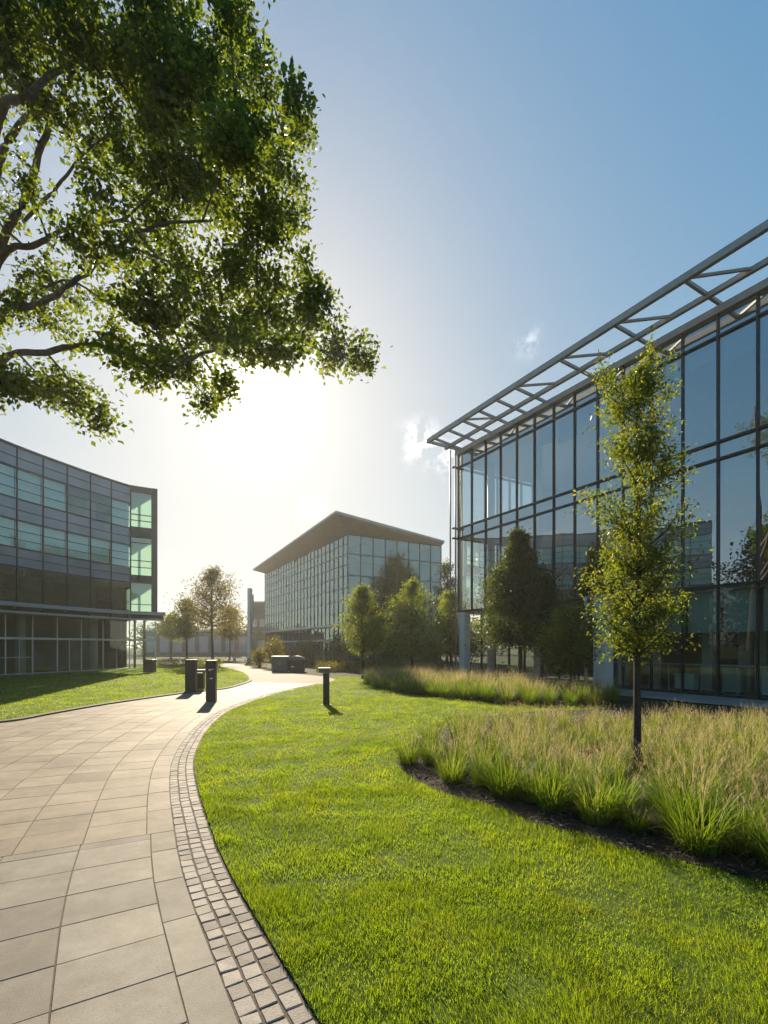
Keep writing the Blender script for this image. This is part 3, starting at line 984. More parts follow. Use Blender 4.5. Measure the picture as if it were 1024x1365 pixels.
# ---------------------------------------------------------------- the big tree overhead
def big_tree():
    rng = np.random.default_rng(77)
    SC = 1.969
    TX, TY = -10.6, 11.2
    root = thing('spreading_tree', 'large spreading tree reaching over the path with backlit dark green crown', 'tree', (TX, TY, 0.04))
    O = np.array([TX, TY, 0.04])
    def c3(cx, cy, Y):
        return at(cx / SC, cy / SC, Y) - O
    mb = MB()
    trunk = [(0, 0, -0.2), (0.05, 0.02, 0.4), (0.1, 0, 2.0), (0.2, -0.1, 4.0), (0.35, -0.2, 6.0), (0.5, -0.3, 8.5), (0.7, -0.2, 11.0), (0.8, 0, 14), (0.9, 0.1, 17)]
    mb.tube(trunk, [0.55, 0.40, 0.34, 0.31, 0.28, 0.21, 0.15, 0.09, 0.03], 12)
    limbs = [
        ([(0, 650), (60, 540), (110, 380), (150, 280), (200, 170), (235, 30), (260, -120)], 9.6, 0.095, 0.03, 5.5),
        ([(0, 420), (40, 350), (120, 250), (170, 130), (165, 20), (180, -150)], 10.2, 0.09, 0.03, 6.5),
        ([(0, 690), (100, 640), (150, 610), (230, 590), (330, 570), (430, 480)], 9.0, 0.07, 0.02, 5.2),
        ([(0, 835), (80, 805), (190, 745), (270, 680), (360, 610), (450, 580), (550, 580), (640, 540)], 8.4, 0.07, 0.014, 4.8),
        ([(0, 785), (90, 770), (180, 735), (300, 800), (420, 800)], 9.4, 0.04, 0.012, 5.4),
        ([(0, 955), (120, 925), (240, 905), (340, 930), (440, 965), (530, 930), (650, 900), (760, 890), (900, 940)], 9.0, 0.07, 0.012, 4.4),
        ([(0, 310), (60, 260), (150, 190), (300, 130), (420, 100)], 9.0, 0.10, 0.03, 7.5),
        ([(60, 580), (130, 510), (200, 430), (260, 370), (360, 330), (500, 260), (620, 200)], 9.2, 0.055, 0.012, None),
        ([(360, 610), (420, 680), (540, 720), (700, 740), (820, 800)], 8.5, 0.03, 0.008, None),
        ([(430, 480), (560, 420), (680, 400), (760, 340)], 9.0, 0.03, 0.008, None),
        ([(240, 600), (320, 650), (400, 680)], 8.9, 0.022, 0.008, None),
        ([(0, 1010), (70, 1010), (140, 1030), (240, 1085)], 8.2, 0.03, 0.006, 4.0),
    ]
    sk = []
    for pl, Y, r0, r1, zt in limbs:
        pts = [c3(a, b, Y + 0.5 * math.sin(i * 1.7 + Y)) for i, (a, b) in enumerate(pl)]
        if zt is not None:
            k = np.interp(zt, [p[2] for p in trunk], range(len(trunk)))
            i0 = int(k); f = k - i0
            tp = np.array(trunk[i0]) * (1 - f) + np.array(trunk[min(i0 + 1, len(trunk) - 1)]) * f
            mid_ = tp * 0.5 + pts[0] * 0.5 + np.array([0, 0, -0.25])
            pts = [tp, mid_] + pts
        c = catmull(pts, 5)
        c = c + rng.normal(0, 0.012, c.shape)
        lead = r0 * (1.7 if zt is not None else 1.0)
        mb.tube(c, list(np.linspace(lead * 0.62, r1 * 0.8, len(c))), 7)
        sk.append(c)
    SK = np.concatenate(sk)
    cl = [(90, 70, 130, 120), (50, 230, 80, 90), (390, 50, 90, 80), (480, 180, 150, 105), (600, 120, 85, 95), (600, 35, 36, 38), (685, 215, 38, 60),
          (775, 335, 45, 60), (768, 275, 30, 38), (560, 300, 150, 105), (720, 430, 85, 52), (620, 400, 110, 80), (450, 420, 130, 90), (310, 400, 110, 80),
          (240, 500, 100, 60), (330, 230, 55, 110), (560, 520, 110, 60), (680, 590, 105, 58), (755, 560, 40, 40), (400, 600, 110, 50), (270, 640, 80, 45),
          (90, 715, 80, 36), (200, 760, 100, 55), (60, 790, 70, 35), (130, 850, 110, 36), (430, 690, 75, 45), (605, 690, 45, 48), (550, 770, 100, 58),
          (705, 740, 85, 60), (820, 790, 52, 56), (755, 850, 95, 46), (795, 695, 28, 30), (400, 810, 120, 55), (330, 900, 90, 46), (560, 870, 140, 58),
          (690, 915, 100, 45), (885, 930, 75, 45), (950, 955, 34, 28), (380, 965, 75, 36), (500, 950, 50, 36), (545, 1045, 36, 26), (590, 1010, 28, 26),
          (200, 1035, 75, 42), (120, 1020, 55, 36), (40, 1005, 55, 40), (255, 1095, 34, 32), (200, 330, 70, 60), (180, 60, 70, 80), (30, 100, 70, 110),
          (20, 560, 50, 40), (60, 470, 50, 40), (450, 330, 90, 70), (260, 130, 45, 60),
          # above and left of the frame
          (200, -120, 200, 110), (450, -110, 140, 90), (-150, 100, 150, 180), (-150, 480, 140, 130), (-150, 800, 140, 110), (-120, 1020, 110, 70), (-400, 300, 160, 260),
          (-420, 800, 160, 200), (0, -330, 260, 120), (-380, -120, 200, 170)]
    C, A = [], []
    for i, (cx, cy, rx, ry) in enumerate(cl):
        Y = 8.9 + 1.3 * math.sin(i * 2.1) + rng.normal(0, 0.35)
        c = c3(cx, cy, Y)
        k = Y / FPX / SC
        a, b = rx * k, ry * k
        dd = max(0.55 * (a + b), 0.35)
        vol = rx * ry
        m = int((vol * 0.0195 + 11) * (0.42 if cx < 260 and 380 < cy < 900 else 0.95)) if cx > -40 and cy > -60 else int(vol * 0.010 + 10)
        j = np.argmin(np.linalg.norm(SK - c, axis=1))
        mb.tube([SK[j], (SK[j] + c) / 2 + rng.normal(0, .05, 3) + np.array([0, 0, .06]), c], [0.022, 0.015, 0.008], 5, cap=False)
        for q in range(5):
            e = c + rng.normal(0, 0.5, 3) * np.array([a, dd, b])
            mb.tube([c, (c + e) / 2 + rng.normal(0, .03, 3), e], [0.009, 0.006, 0.003], 4, cap=False)
        ns = max(5, int(7 + 9 * (a + b)))
        sc_ = rng.normal(0, 1, (ns, 3)); sc_ /= np.linalg.norm(sc_, axis=1)[:, None]
        sc_ *= (rng.random(ns) ** 0.4)[:, None] * rng.uniform(0.7, 1.12, ns)[:, None]
        q = sc_[rng.integers(0, ns, m)] + rng.normal(0, 1, (m, 3)) * (np.array([0.13, 0.16, 0.13]) + 0.06 / (a + b)) * rng.uniform(.5, 1.6, (m, 1))
        C.append(c + q * np.array([a, dd, b])); A.append(q + rng.normal(0, .45, (m, 3)) + np.array([0.25, 0, 0.1]))
    C, A = np.concatenate(C), np.concatenate(A)
    link('trunk', mb.mesh('trunk', True), M['bark'], root)
    link('crown', leaf_mesh('crown', C, A, 12, 0.102, 0.28, rng, droop=0.15, aspect=0.66, jit=0.26), M['leaf_big'], root)
big_tree()

# trees out of the frame that the facades mirror
OUT = [(-16.0, 3.0, 10, 3.2, 'leaf_dark'), (-22.0, 9.0, 11, 3.4, 'leaf_dark'), (-15.0, -5.0, 9, 3.0, 'leaf_mid'), (-20, -14, 12, 3.8, 'leaf_dark'),
       (15.4, 46, 13.5, 3.8, 'leaf_dark'), (19.5, 43.5, 15.5, 4.4, 'leaf_dark'), (24, 41, 14, 4.2, 'leaf_dark'), (29, 39, 16, 4.8, 'leaf_dark'), (34, 37, 14, 4.6, 'leaf_dark'), (40, 35, 15, 4.8, 'leaf_dark')]
for i, (x, y, h, r, kd) in enumerate(OUT):
    tree('parkland_tree', ['broad dark tree standing left of the frame beside the lawn', 'broad tree right of the glass building seen only in reflections'][i > 3], x, y, h, 1.8,
         prof_of([(0, .6 * r), (.25, r), (.6, .85 * r), (1, .2 * r)]), M[kd], M['bark_dark'], 46, 26, 0.36, 0.16, 90 + i,
         group=['trees left of the frame', 'trees behind the glass building'][i > 3], per=8)
# distant trees closing the view
rng = np.random.default_rng(5)
for i, (px, Y, tp, hp) in enumerate([(205, 95, 838, 26), (238, 105, 836, 26), (268, 98, 840, 24), (300, 110, 836, 26), (330, 100, 838, 22), (600, 95, 822, 22), (628, 100, 828, 22), (655, 92, 826, 24)]):
    x = (px - 512) / FPX * Y; r = hp / FPX * Y; H = CAMH + (HOR - tp) / FPX * Y
    side = 'far hazy tree in the row behind the left lawn' if px < 400 else 'far hazy tree glimpsed past the middle building'
    tree('distant_tree', side, x, Y, H, 1.0, prof_of([(0, .8 * r), (.4, r), (.8, .7 * r), (1, .3 * r)]), M['leaf_dark'], M['bark_dark'], 26, 10, 0.55, 0.2, 130 + i,
         group='far trees on the left' if px < 400 else 'far trees in the middle', per=7)

# ================================================================ BUILDINGS
def pane(name, a, b, z0, z1, out, mat, parent, tilt=0.0, inset=0.0):
    """one glass sheet between plan points a and b; `out` is the outward plan normal"""
    a = np.array(a, float) - np.array(out) * inset; b = np.array(b, float) - np.array(out) * inset
    t1, t2 = random.gauss(0, tilt), random.gauss(0, tilt)
    o3 = np.array([out[0], out[1], 0])
    d = np.linalg.norm(b - a); h = z1 - z0
    pts = []
    for (p, z, sx, sz) in ((a, z0, -1, -1), (b, z0, 1, -1), (b, z1, 1, 1), (a, z1, -1, 1)):
        pts.append(np.array([p[0], p[1], z]) + o3 * (sx * t1 * d / 2 + sz * t2 * h / 2))
    e1, e2 = pts[1] - pts[0], pts[3] - pts[0]
    if np.dot(np.cross(e1, e2), o3) < 0:
        pts = pts[::-1]
    me = bpy.data.meshes.new(name)
    me.from_pydata([tuple(p) for p in pts], [], [(0, 1, 2, 3)])
    me.update()
    return link(name, me, mat, parent)

def vert(mb, p, z0, z1, w, d, dirv, out, proud=0.0):
    """upright rectangular member centred on plan point p"""
    dv = np.array(dirv) * w / 2; ov = np.array(out)
    c0 = np.array(p) + ov * proud
    q = [c0 - dv - ov * d / 2, c0 + dv - ov * d / 2, c0 + dv + ov * d / 2, c0 - dv + ov * d / 2]
    mb.hexa([(x, y, z0) for x, y in q], [(x, y, z1) for x, y in q])

def horiz(mb, a, b, z, h, d, out, proud=0.0):
    ov = np.array(out)
    a = np.array(a) + ov * proud; b = np.array(b) + ov * proud
    q = [a - ov * d / 2, b - ov * d / 2, b + ov * d / 2, a + ov * d / 2]
    mb.hexa([(x, y, z - h / 2) for x, y in q], [(x, y, z + h / 2) for x, y in q])

# ---------------------------------------------------------------- right building
def right_building():
    root = thing('glass_building', 'large glass walled office building on the right with an open steel roof canopy', 'building', (11.0, 13.9, 0))
    inv = Vector(root.location)
    def done(o):
        o.matrix_parent_inverse.identity()
        for v in o.data.vertices:
            v.co -= inv
        return o
    out = nrm; S1 = 20.45; bay = 1.06
    ss = [S1 - bay * i for i in range(28)]
    rows = [(0.12, 3.46, 'glass_low', 'window'), (3.54, 7.42, 'glass_blue', 'window'), (7.50, 7.96, 'glass_blue', 'spandrel_panel'), (8.04, 11.26, 'glass_blue', 'window'),
            (11.34, 11.95, 'glass_blue', 'spandrel_panel')]
    hidden = {}
    for i in range(27):
        s1, s0 = ss[i], ss[i + 1]
        for (z0, z1, mt, nm) in rows:
            q = 0.0
            if z0 < 1 and s0 > 13.3:
                q = -1.6                               # the lobby glass steps back behind the corner columns
            if s1 > 4.8:
                done(pane(nm, rb(s0 + 0.03, q), rb(s1 - 0.03, q), z0, z1, out, M[mt], root, 0.0035))
            else:
                hidden.setdefault((mt, nm), MB()).poly([(*rb(s0 + .03, 0), z0), (*rb(s0 + .03, 0), z1), (*rb(s1 - .03, 0), z1), (*rb(s1 - .03, 0), z0)])
    for (mt, nm), mb in hidden.items():
        o = done(mb.build(nm + '_run', M[mt], root)); o['kind'] = 'stuff'
    # curtain wall frame
    fr = MB()
    for i, s in enumerate(ss):
        if s > 13.4:
            vert(fr, rb(s, 0), 3.5, 12.0, 0.05, 0.10, u, out, 0.02)
            vert(fr, rb(s, -1.6), 0.0, 3.4, 0.05, 0.12, u, out, 0.0)
        else:
            vert(fr, rb(s, 0), 0.0, 12.0, 0.05, 0.10, u, out, 0.02)
    for z, h, d in ((3.5, 0.09, 0.13), (7.46, 0.07, 0.13), (8.0, 0.07, 0.13), (11.3, 0.06, 0.12)):
        horiz(fr, rb(ss[-1], 0), rb(S1 + 0.1, 0), z, h, d, out, 0.025)
    horiz(fr, rb(ss[-1], 0), rb(13.3, 0), 0.06, 0.12, 0.22, out, 0.0)
    horiz(fr, rb(13.3, -1.6), rb(S1, -1.6), 0.06, 0.12, 0.14, out, 0.0)
    done(fr.build('curtain_wall_frame', M['mullion'], root))
    # end wall: glazed near the corner, solid beyond
    ev = MB()
    eo = u
    for k in range(7):
        vert(ev, rb(S1 + 0.06, -0.02 - k * 0.95), 3.5, 12.0, 0.05, 0.14, nrm, u, 0.02)
    for z in (3.5, 7.46, 8.0, 11.3):
        horiz(ev, rb(S1 + 0.06, -5.8), rb(S1 + 0.06, 0.35), z, 0.08, 0.18, u, 0.02)
    done(ev.build('end_wall_frame', M['steel_dark'], root))
    for k in range(6):
        for (z0, z1) in ((3.56, 7.42), (8.04, 11.26)):
            done(pane('end_window', rb(S1 + 0.06, -0.06 - k * 0.95), rb(S1 + 0.06, -0.93 - k * 0.95), z0, z1, u, M['glass_end'], root, 0.001))
    # slim outrigger poles at the corner
    for (ds, q) in ((0.30, 0.36), (0.22, -0.30), (0.55, -0.62)):
        mb = MB(); mb.tube([(*rb(S1 + ds, q), 3.5), (*rb(S1 + ds, q), 12.3)], [0.045, 0.045], 8)
        done(mb.build('outrigger_pole', M['steel'], root, True))
    # floors, ceilings, inner walls
    def slabm(mb, s0, s1, q0, q1, z0, z1):
        p = [rb(s0, q0), rb(s1, q0), rb(s1, q1), rb(s0, q1)]
        mb.hexa([(*a, z0) for a in p], [(*a, z1) for a in p])
    fl = MB()
    slabm(fl, ss[-1], S1, -12, -0.12, -0.02, 0.05)
    done(fl.build('lobby_floor', M['inside_floor'], root))
    for z0, z1 in ((3.36, 3.58), (7.48, 7.98), (11.36, 11.94)):
        fs = MB(); slabm(fs, ss[-1], S1 - 0.08, -12, -0.12, z0, z1)
        done(fs.build('floor_slab', M['ceiling'], root))
    iw = MB()
    slabm(iw, ss[-1], S1 - 5.2, -7.2, -7.0, 0.05, 12.0)
    slabm(iw, ss[-1], S1 - 0.1, -12.2, -12.0, 0.05, 12.0)
    slabm(iw, S1 - 5.2, S1 - 5.0, -12, -7.2, 0.05, 12.0)
    slabm(iw, ss[-1] - 0.2, ss[-1], -12, 0, 0.0, 12.0)
    slabm(iw, S1 - 0.1, S1 + 0.1, -12.2, -6.0, 0.0, 12.0)
    done(iw.build('inner_wall', M['inside'], root))
    rf = MB(); slabm(rf, ss[-1], S1 + 0.15, -12.3, 0.10, 12.0, 12.24)
    done(rf.build('roof', M['steel'], root))
    # columns behind and in front of the glass
    for s in (19.2, 16.0, 10.4, 5.9, 2.0):
        mb = MB(); mb.lathe([(0.2, 0.05), (0.2, 12.0)], 16, tuple(rb(s, -1.15)))
        done(mb.build('inner_column', M['column'], root, True))
    for k, (s, q) in enumerate(((9.05, -2.2), (8.2, -2.9), (7.75, -3.0), (12.2, -2.0))):
        mb = MB(); vert(mb, rb(s, q), 0.05, 3.36, 0.34, 0.3, u, out)
        done(mb.build('pilaster', M['column'], root))
    mb = MB(); vert(mb, rb(S1 - 0.35, -0.1), 0.0, 3.45, 0.42, 0.42, u, out)
    done(mb.build('corner_column', M['column'], root, bevel=0.02))
    mb = MB(); mb.tube([(*rb(S1 + 0.02, 0.22), 0), (*rb(S1 + 0.02, 0.22), 12.3)], [0.05, 0.05], 10)
    done(mb.build('corner_pole', M['steel'], root, True))
    mb = MB(); vert(mb, rb(11.55, 0.28), 0.0, 3.45, 0.55, 0.45, u, out)
    done(mb.build('porch_column', M['column'], root, bevel=0.02))
    mb = MB(); mb.tube([(*rb(12.05, 0.62), 0), (*rb(12.05, 0.62), 3.5)], [0.06, 0.06], 12)
    done(mb.build('lit_edge_pole', M['mullion_pale'], root, True))  # added bright pole, stands in for the column's sunlit left edge
    mb = MB(); horiz(mb, rb(11.2, 0.3), rb(12.15, 0.3), 3.5, 0.12, 0.5, out); done(mb.build('porch_beam', M['steel'], root))
    # roller blinds on some lobby bays; upper-floor ones added to lighten the glass
    for i in range(27):
        s1, s0 = ss[i], ss[i + 1]
        if s1 < 4.8: continue
        if s1 < 13.3 and i not in (7, 8):
            zb = 2.05 + 0.0 * i
            done(pane('blind', rb(s0 + .05, -0.22), rb(s1 - .05, -0.22), zb, 3.34, out, M['blind'], root))
        if i > 4:
            hb = [0.55, 0.0, 1.0, 0.35, 0.75, 0.0, 0.5][(i * 5) % 7]
            if hb: done(pane('blind', rb(s0 + .05, -0.22), rb(s1 - .05, -0.22), 11.28 - hb, 11.28, out, M['blind'], root))
            hb = [0.4, 0.8, 0.0, 0.6, 0.0, 0.3, 1.1][(i * 3) % 7]
            if hb: done(pane('blind', rb(s0 + .05, -0.22), rb(s1 - .05, -0.22), 7.44 - hb, 7.44, out, M['blind'], root))
    # handrail and low glazed balustrade inside
    mb = MB(); horiz(mb, rb(ss[-1], -0.5), rb(12.6, -0.5), 1.0, 0.05, 0.05, out)
    for s in np.arange(0, 12.5, 1.06): vert(mb, rb(s, -0.5), 0.05, 0.98, 0.03, 0.03, u, out)
    done(mb.build('handrail', M['mullion_pale'], root))
    # roof canopy: two long beams on struts
    zo = 12.62; zi = 12.36
    mb = MB(); mb.bar((*rb(ss[-1], 1.62), zo), (*rb(S1 + 0.65, 1.62), zo), 0.15, 0.22); done(mb.build('canopy_edge_beam', M['steel'], root))
    mb = MB(); mb.bar((*rb(ss[-1], 0.62), zi), (*rb(S1 + 0.4, 0.62), zi), 0.13, 0.16); done(mb.build('canopy_inner_beam', M['steel'], root))
    mb = MB(); mb.bar((*rb(S1 + 0.55, 1.56), zo - .04), (*rb(S1 + 0.25, -4.0), zo - .2), 0.12, 0.14); done(mb.build('canopy_end_beam', M['steel'], root))
    s = S1 + 0.1; k = 0
    while s > ss[-1] + 2:
        mb = MB(); mb.bar((*rb(s, 1.56), zo - 0.03), (*rb(s - 0.25, -0.05), 12.27), 0.09, 0.11); done(mb.build('canopy_strut', M['steel'], root))
        if k >= 5 or k == 2:
            mb = MB(); mb.bar((*rb(s - 0.12, 1.55), zo - 0.02), (*rb(s - 1.35, 0.66), zi + 0.02), 0.07, 0.08); done(mb.build('canopy_brace', M['steel'], root))
        s -= 1.15 if k < 5 else 2.3
        k += 1
    return root
RB = right_building()

# things inside the lobby
def lobby(name, label, s, q, w, d, h, mat, cat):
    p = rb(s, q)
    root = thing(name, label, cat, (p[0], p[1], 0.05), math.atan2(u[1], u[0]))
    mb = MB(); mb.box(-w / 2, w / 2, -d / 2, d / 2, h - 0.05, h); mb.build('top', mat, root, bevel=0.006)
    mb = MB(); mb.box(-w / 2 + .03, w / 2 - .03, -d / 2 + .03, d / 2 - .03, 0.06, h - 0.05); mb.build('body', mat, root)
    mb = MB(); mb.box(-w / 2 + .06, w / 2 - .06, -d / 2 + .06, d / 2 - .06, 0.0, 0.06); mb.build('plinth', M['inside_dark'], root)
lobby('reception_counter', 'pale cabinet behind the lobby glass below a drawn blind', 6.75, -1.1, 0.45, 0.4, 0.75, M['white'], 'cabinet')
lobby('reception_counter', 'low white box behind the lobby glass close to the frame edge', 5.9, -1.0, 0.4, 0.4, 0.55, M['white'], 'cabinet')
lobby('reception_counter', 'small white table cabinet behind the glass right of the young tree', 9.3, -1.2, 0.7, 0.4, 0.6, M['white'], 'cabinet')
lobby('reception_counter', 'grey green counter behind the lobby glass between two pale pillars', 7.9, -1.4, 0.6, 0.45, 0.85, M['blind'], 'cabinet')

# ---------------------------------------------------------------- left building
def left_building():
    root = thing('curved_building', 'curved four storey office building on the left with slate bands and sea green windows', 'building', (-18.0, 30.0, 0))
    inv = Vector(root.location)
    def done(o):
        for v in o.data.vertices:
            v.co -= inv
        return o
    tr = [(-15.6, 33.0), (-16.98, 32.15), (-17.62, 31.0), (-18.2, 29.75), (-18.75, 28.4), (-19.25, 27.1), (-19.7, 25.75), (-19.98, 24.7), (-20.3, 23.2),
          (-20.55, 21.7), (-20.7, 20.2), (-20.8, 18.7), (-20.85, 17.2), (-20.85, 15.7), (-20.8, 14.2), (-20.7, 12.7)]
    P = [np.array(p) for p in tr]
    nb = len(P) - 1
    outs, dirs = [], []
    for a, b in zip(P[:-1], P[1:]):
        d = (b - a) / np.linalg.norm(b - a)
        n = np.array([-d[1], d[0]])
        if n[0] < 0 and n[1] > 0: n = -n
        if n @ (np.array([0, 0]) - (a + b) / 2) < 0: n = -n
        outs.append(n); dirs.append(d)
    bands = [(4.02, 5.85, 'glass_dark', 'window'), (5.93, 6.86, 'spandrel', 'spandrel_panel'), (6.94, 8.36, 'glass_teal', 'window'), (8.44, 9.50, 'spandrel', 'spandrel_panel'),
             (9.58, 11.16, 'glass_teal', 'window'), (11.24, 12.3, 'spandrel', 'spandrel_panel')]
    for i in range(nb):
        a, b, o_, d_ = P[i], P[i + 1], outs[i], dirs[i]
        a2, b2 = a + d_ * 0.03, b - d_ * 0.03
        for (z0, z1, mt, nm) in bands:
            if i == 0:
                if nm == 'spandrel_panel': continue
                z0_, z1_ = {4.02: (4.0, 5.88), 6.94: (6.42, 8.96), 9.58: (9.66, 12.02)}[z0]
                e = a + d_ * 0.36
                done(pane('corner_window', e, b2, z0_, z1_, o_, M['glass_teal'], root, 0.002))
                done(pane('added_glow_shade', e, b2, z0_, z1_, o_, M['glow_shade'], root, 0.0, 0.14))  # added sheet, catches the sun so the corner glass glows
            else:
                done(pane(nm, a2, b2, z0, z1, o_, M[mt], root, 0.004))
                if mt == 'glass_teal' and not (i in (2, 3) and z0 > 9):
                    done(pane('blind', a2, b2, z0, z1, o_, M['blind_teal'], root, 0.0, 0.16))
    fr = MB()
    for i, p in enumerate(P):
        o_ = outs[min(i, nb - 1)]; d_ = dirs[min(i, nb - 1)]
        if i == 0: continue
        vert(fr, p, 3.9, 12.3, 0.045, 0.08, d_, o_, 0.01)
    for i in range(1, nb):
        a, b, o_ = P[i], P[i + 1], outs[i]
        for z, h in ((4.0, 0.08), (5.89, 0.07), (6.9, 0.06), (8.4, 0.06), (9.54, 0.06), (11.2, 0.06), (12.33, 0.14)):
            horiz(fr, a, b, z, h, 0.10, o_, 0.012)
        for z in (7.36, 7.84, 8.95, 10.06, 10.62, 11.75, 6.4, 4.6):
            horiz(fr, a, b, z, 0.03, 0.07, o_, 0.008)
    done(fr.build('curtain_wall_frame', M['mullion_left'], root))
    # corner bay frame
    cf = MB()
    a, b, o_, d_ = P[0], P[1], outs[0], dirs[0]
    vert(cf, a + d_ * 0.17, 3.9, 12.4, 0.36, 0.3, d_, o_, 0.0)
    for z0, z1 in ((5.88, 6.42), (8.96, 9.66), (12.02, 12.4)):
        q0, q1 = a + d_ * 0.35, b
        horiz(cf, q0, q1, (z0 + z1) / 2, z1 - z0, 0.2, o_, 0.0)
    for z in (4.45, 6.95, 7.4, 10.1, 10.5, 8.6):
        horiz(cf, a + d_ * 0.35, b, z, 0.045, 0.1, o_, 0.02)
    done(cf.build('corner_frame', M['mullion_left'], root))
    # end wall beyond the corner, glazed for the first bays
    e_dir = np.array([-0.80, 0.60]); e_out = np.array([0.60, 0.80])
    ew = MB()
    for k in range(3):
        for (z0, z1) in ((4.0, 5.88), (6.42, 8.96), (9.66, 12.02)):
            done(pane('end_window', P[0] + e_dir * (0.4 + k * 1.4), P[0] + e_dir * (1.7 + k * 1.4), z0, z1, e_out, M['glass_clear'], root, 0.001))
        vert(ew, P[0] + e_dir * (1.75 + k * 1.4), 0.0, 12.4, 0.08, 0.14, e_dir, e_out)
    for z0, z1 in ((3.5, 4.0), (5.88, 6.42), (8.96, 9.66), (12.02, 12.4)):
        horiz(ew, P[0] + e_dir * 0.2, P[0] + e_dir * 4.6, (z0 + z1) / 2, z1 - z0, 0.2, e_out)
    q = [P[0] + e_dir * 4.6, P[0] + e_dir * 15, P[0] + e_dir * 15 - e_out * .3, P[0] + e_dir * 4.6 - e_out * .3]
    ew.hexa([(*x, 0) for x in q], [(*x, 12.4) for x in q])
    done(ew.build('end_wall', M['mullion_left'], root))
    # floors, roof, inner wall
    far = [np.array(p) for p in ((-34, 12.7), (-34, 40), (-27.5, 42.0))]
    ring = [p - o2 * 0.12 for p, o2 in zip(P, [outs[0]] + outs)] + far
    core = [P[0] + np.array([-5.2, 1.6]), P[3] + np.array([-4.0, 2.4]), P[5] + np.array([-3.4, 1.6]), P[8] + np.array([-3.2, .5]), P[-1] + np.array([-3.2, 0]), (-33.8, 12.9), (-33.8, 39.6), (-27.6, 41)]
    for z0, z1, nm, mt in ((-0.02, 0.06, 'ground_floor', 'inside_floor'), (3.62, 3.95, 'floor_slab', 'ceiling'), (5.95, 6.35, 'floor_slab', 'ceiling'), (9.0, 9.5, 'floor_slab', 'ceiling'), (12.02, 12.42, 'roof', 'mullion_left')):
        mb = MB(); mb.hexa([(*p, z0) for p in ring[::-1]], [(*p, z1) for p in ring[::-1]])
        done(mb.build(nm, M[mt], root))
    mb = MB(); mb.hexa([(*p, 0.06) for p in core[::-1]], [(*p, 12.0) for p in core[::-1]])
    done(mb.build('inner_wall', M['inside'], root))
    # first floor edge: pale bands over the recessed ground floor, flaring past the corner
    up_, lo_, dk = MB(), MB(), MB()
    for i in range(nb):
        a, b, o_ = P[i], P[i + 1], outs[i]
        a_ = a - dirs[i] * (0.5 if i == 0 else 0)
        horiz(up_, a_, b, 3.86, 0.22, 0.30, o_, 0.10)
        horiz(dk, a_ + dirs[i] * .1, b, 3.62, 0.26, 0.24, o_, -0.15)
        horiz(lo_, a_ + dirs[i] * (0.1 if i == 0 else 0), b, 3.44, 0.13, 0.34, o_, 0.05)
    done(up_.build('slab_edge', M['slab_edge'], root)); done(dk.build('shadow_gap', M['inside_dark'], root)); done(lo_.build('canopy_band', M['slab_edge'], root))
    # ground floor glass, set back
    back = 0.9
    G = [p - o2 * back for p, o2 in zip(P, [outs[0]] + outs)]
    gf = MB()
    for i in range(nb):
        a, b, o_, d_ = G[i], G[i + 1], outs[i], dirs[i]
        done(pane('shopfront_window', a + d_ * .03, b - d_ * .03, 0.1, 3.36, o_, M['glass_low'], root, 0.004))
        vert(gf, b, 0.0, 3.38, 0.06, 0.10, d_, o_)
        if i % 2: vert(gf, (a + b) / 2, 0.0, 1.98, 0.04, 0.06, d_, o_)
        horiz(gf, a, b, 2.06, 0.12, 0.16, o_, 0.02)
        horiz(gf, a, b, 0.06, 0.1, 0.12, o_, 0.0)
        if i > 4: horiz(gf, a, b, 1.0, 0.04, 0.07, o_, 0.0)
    vert(gf, G[0], 0.0, 3.38, 0.08, 0.10, dirs[0], outs[0])
    done(gf.build('shopfront_frame', M['mullion_pale'], root))
    for i, q in ((2, 1.0), (5, 1.0), (9, 1.0), (12, 1.0)):
        mb = MB(); mb.lathe([(0.28, 0.06), (0.28, 3.6)], 18, tuple(G[i] - outs[i] * q))
        done(mb.build('inner_column', M['column'], root, True))
left_building()

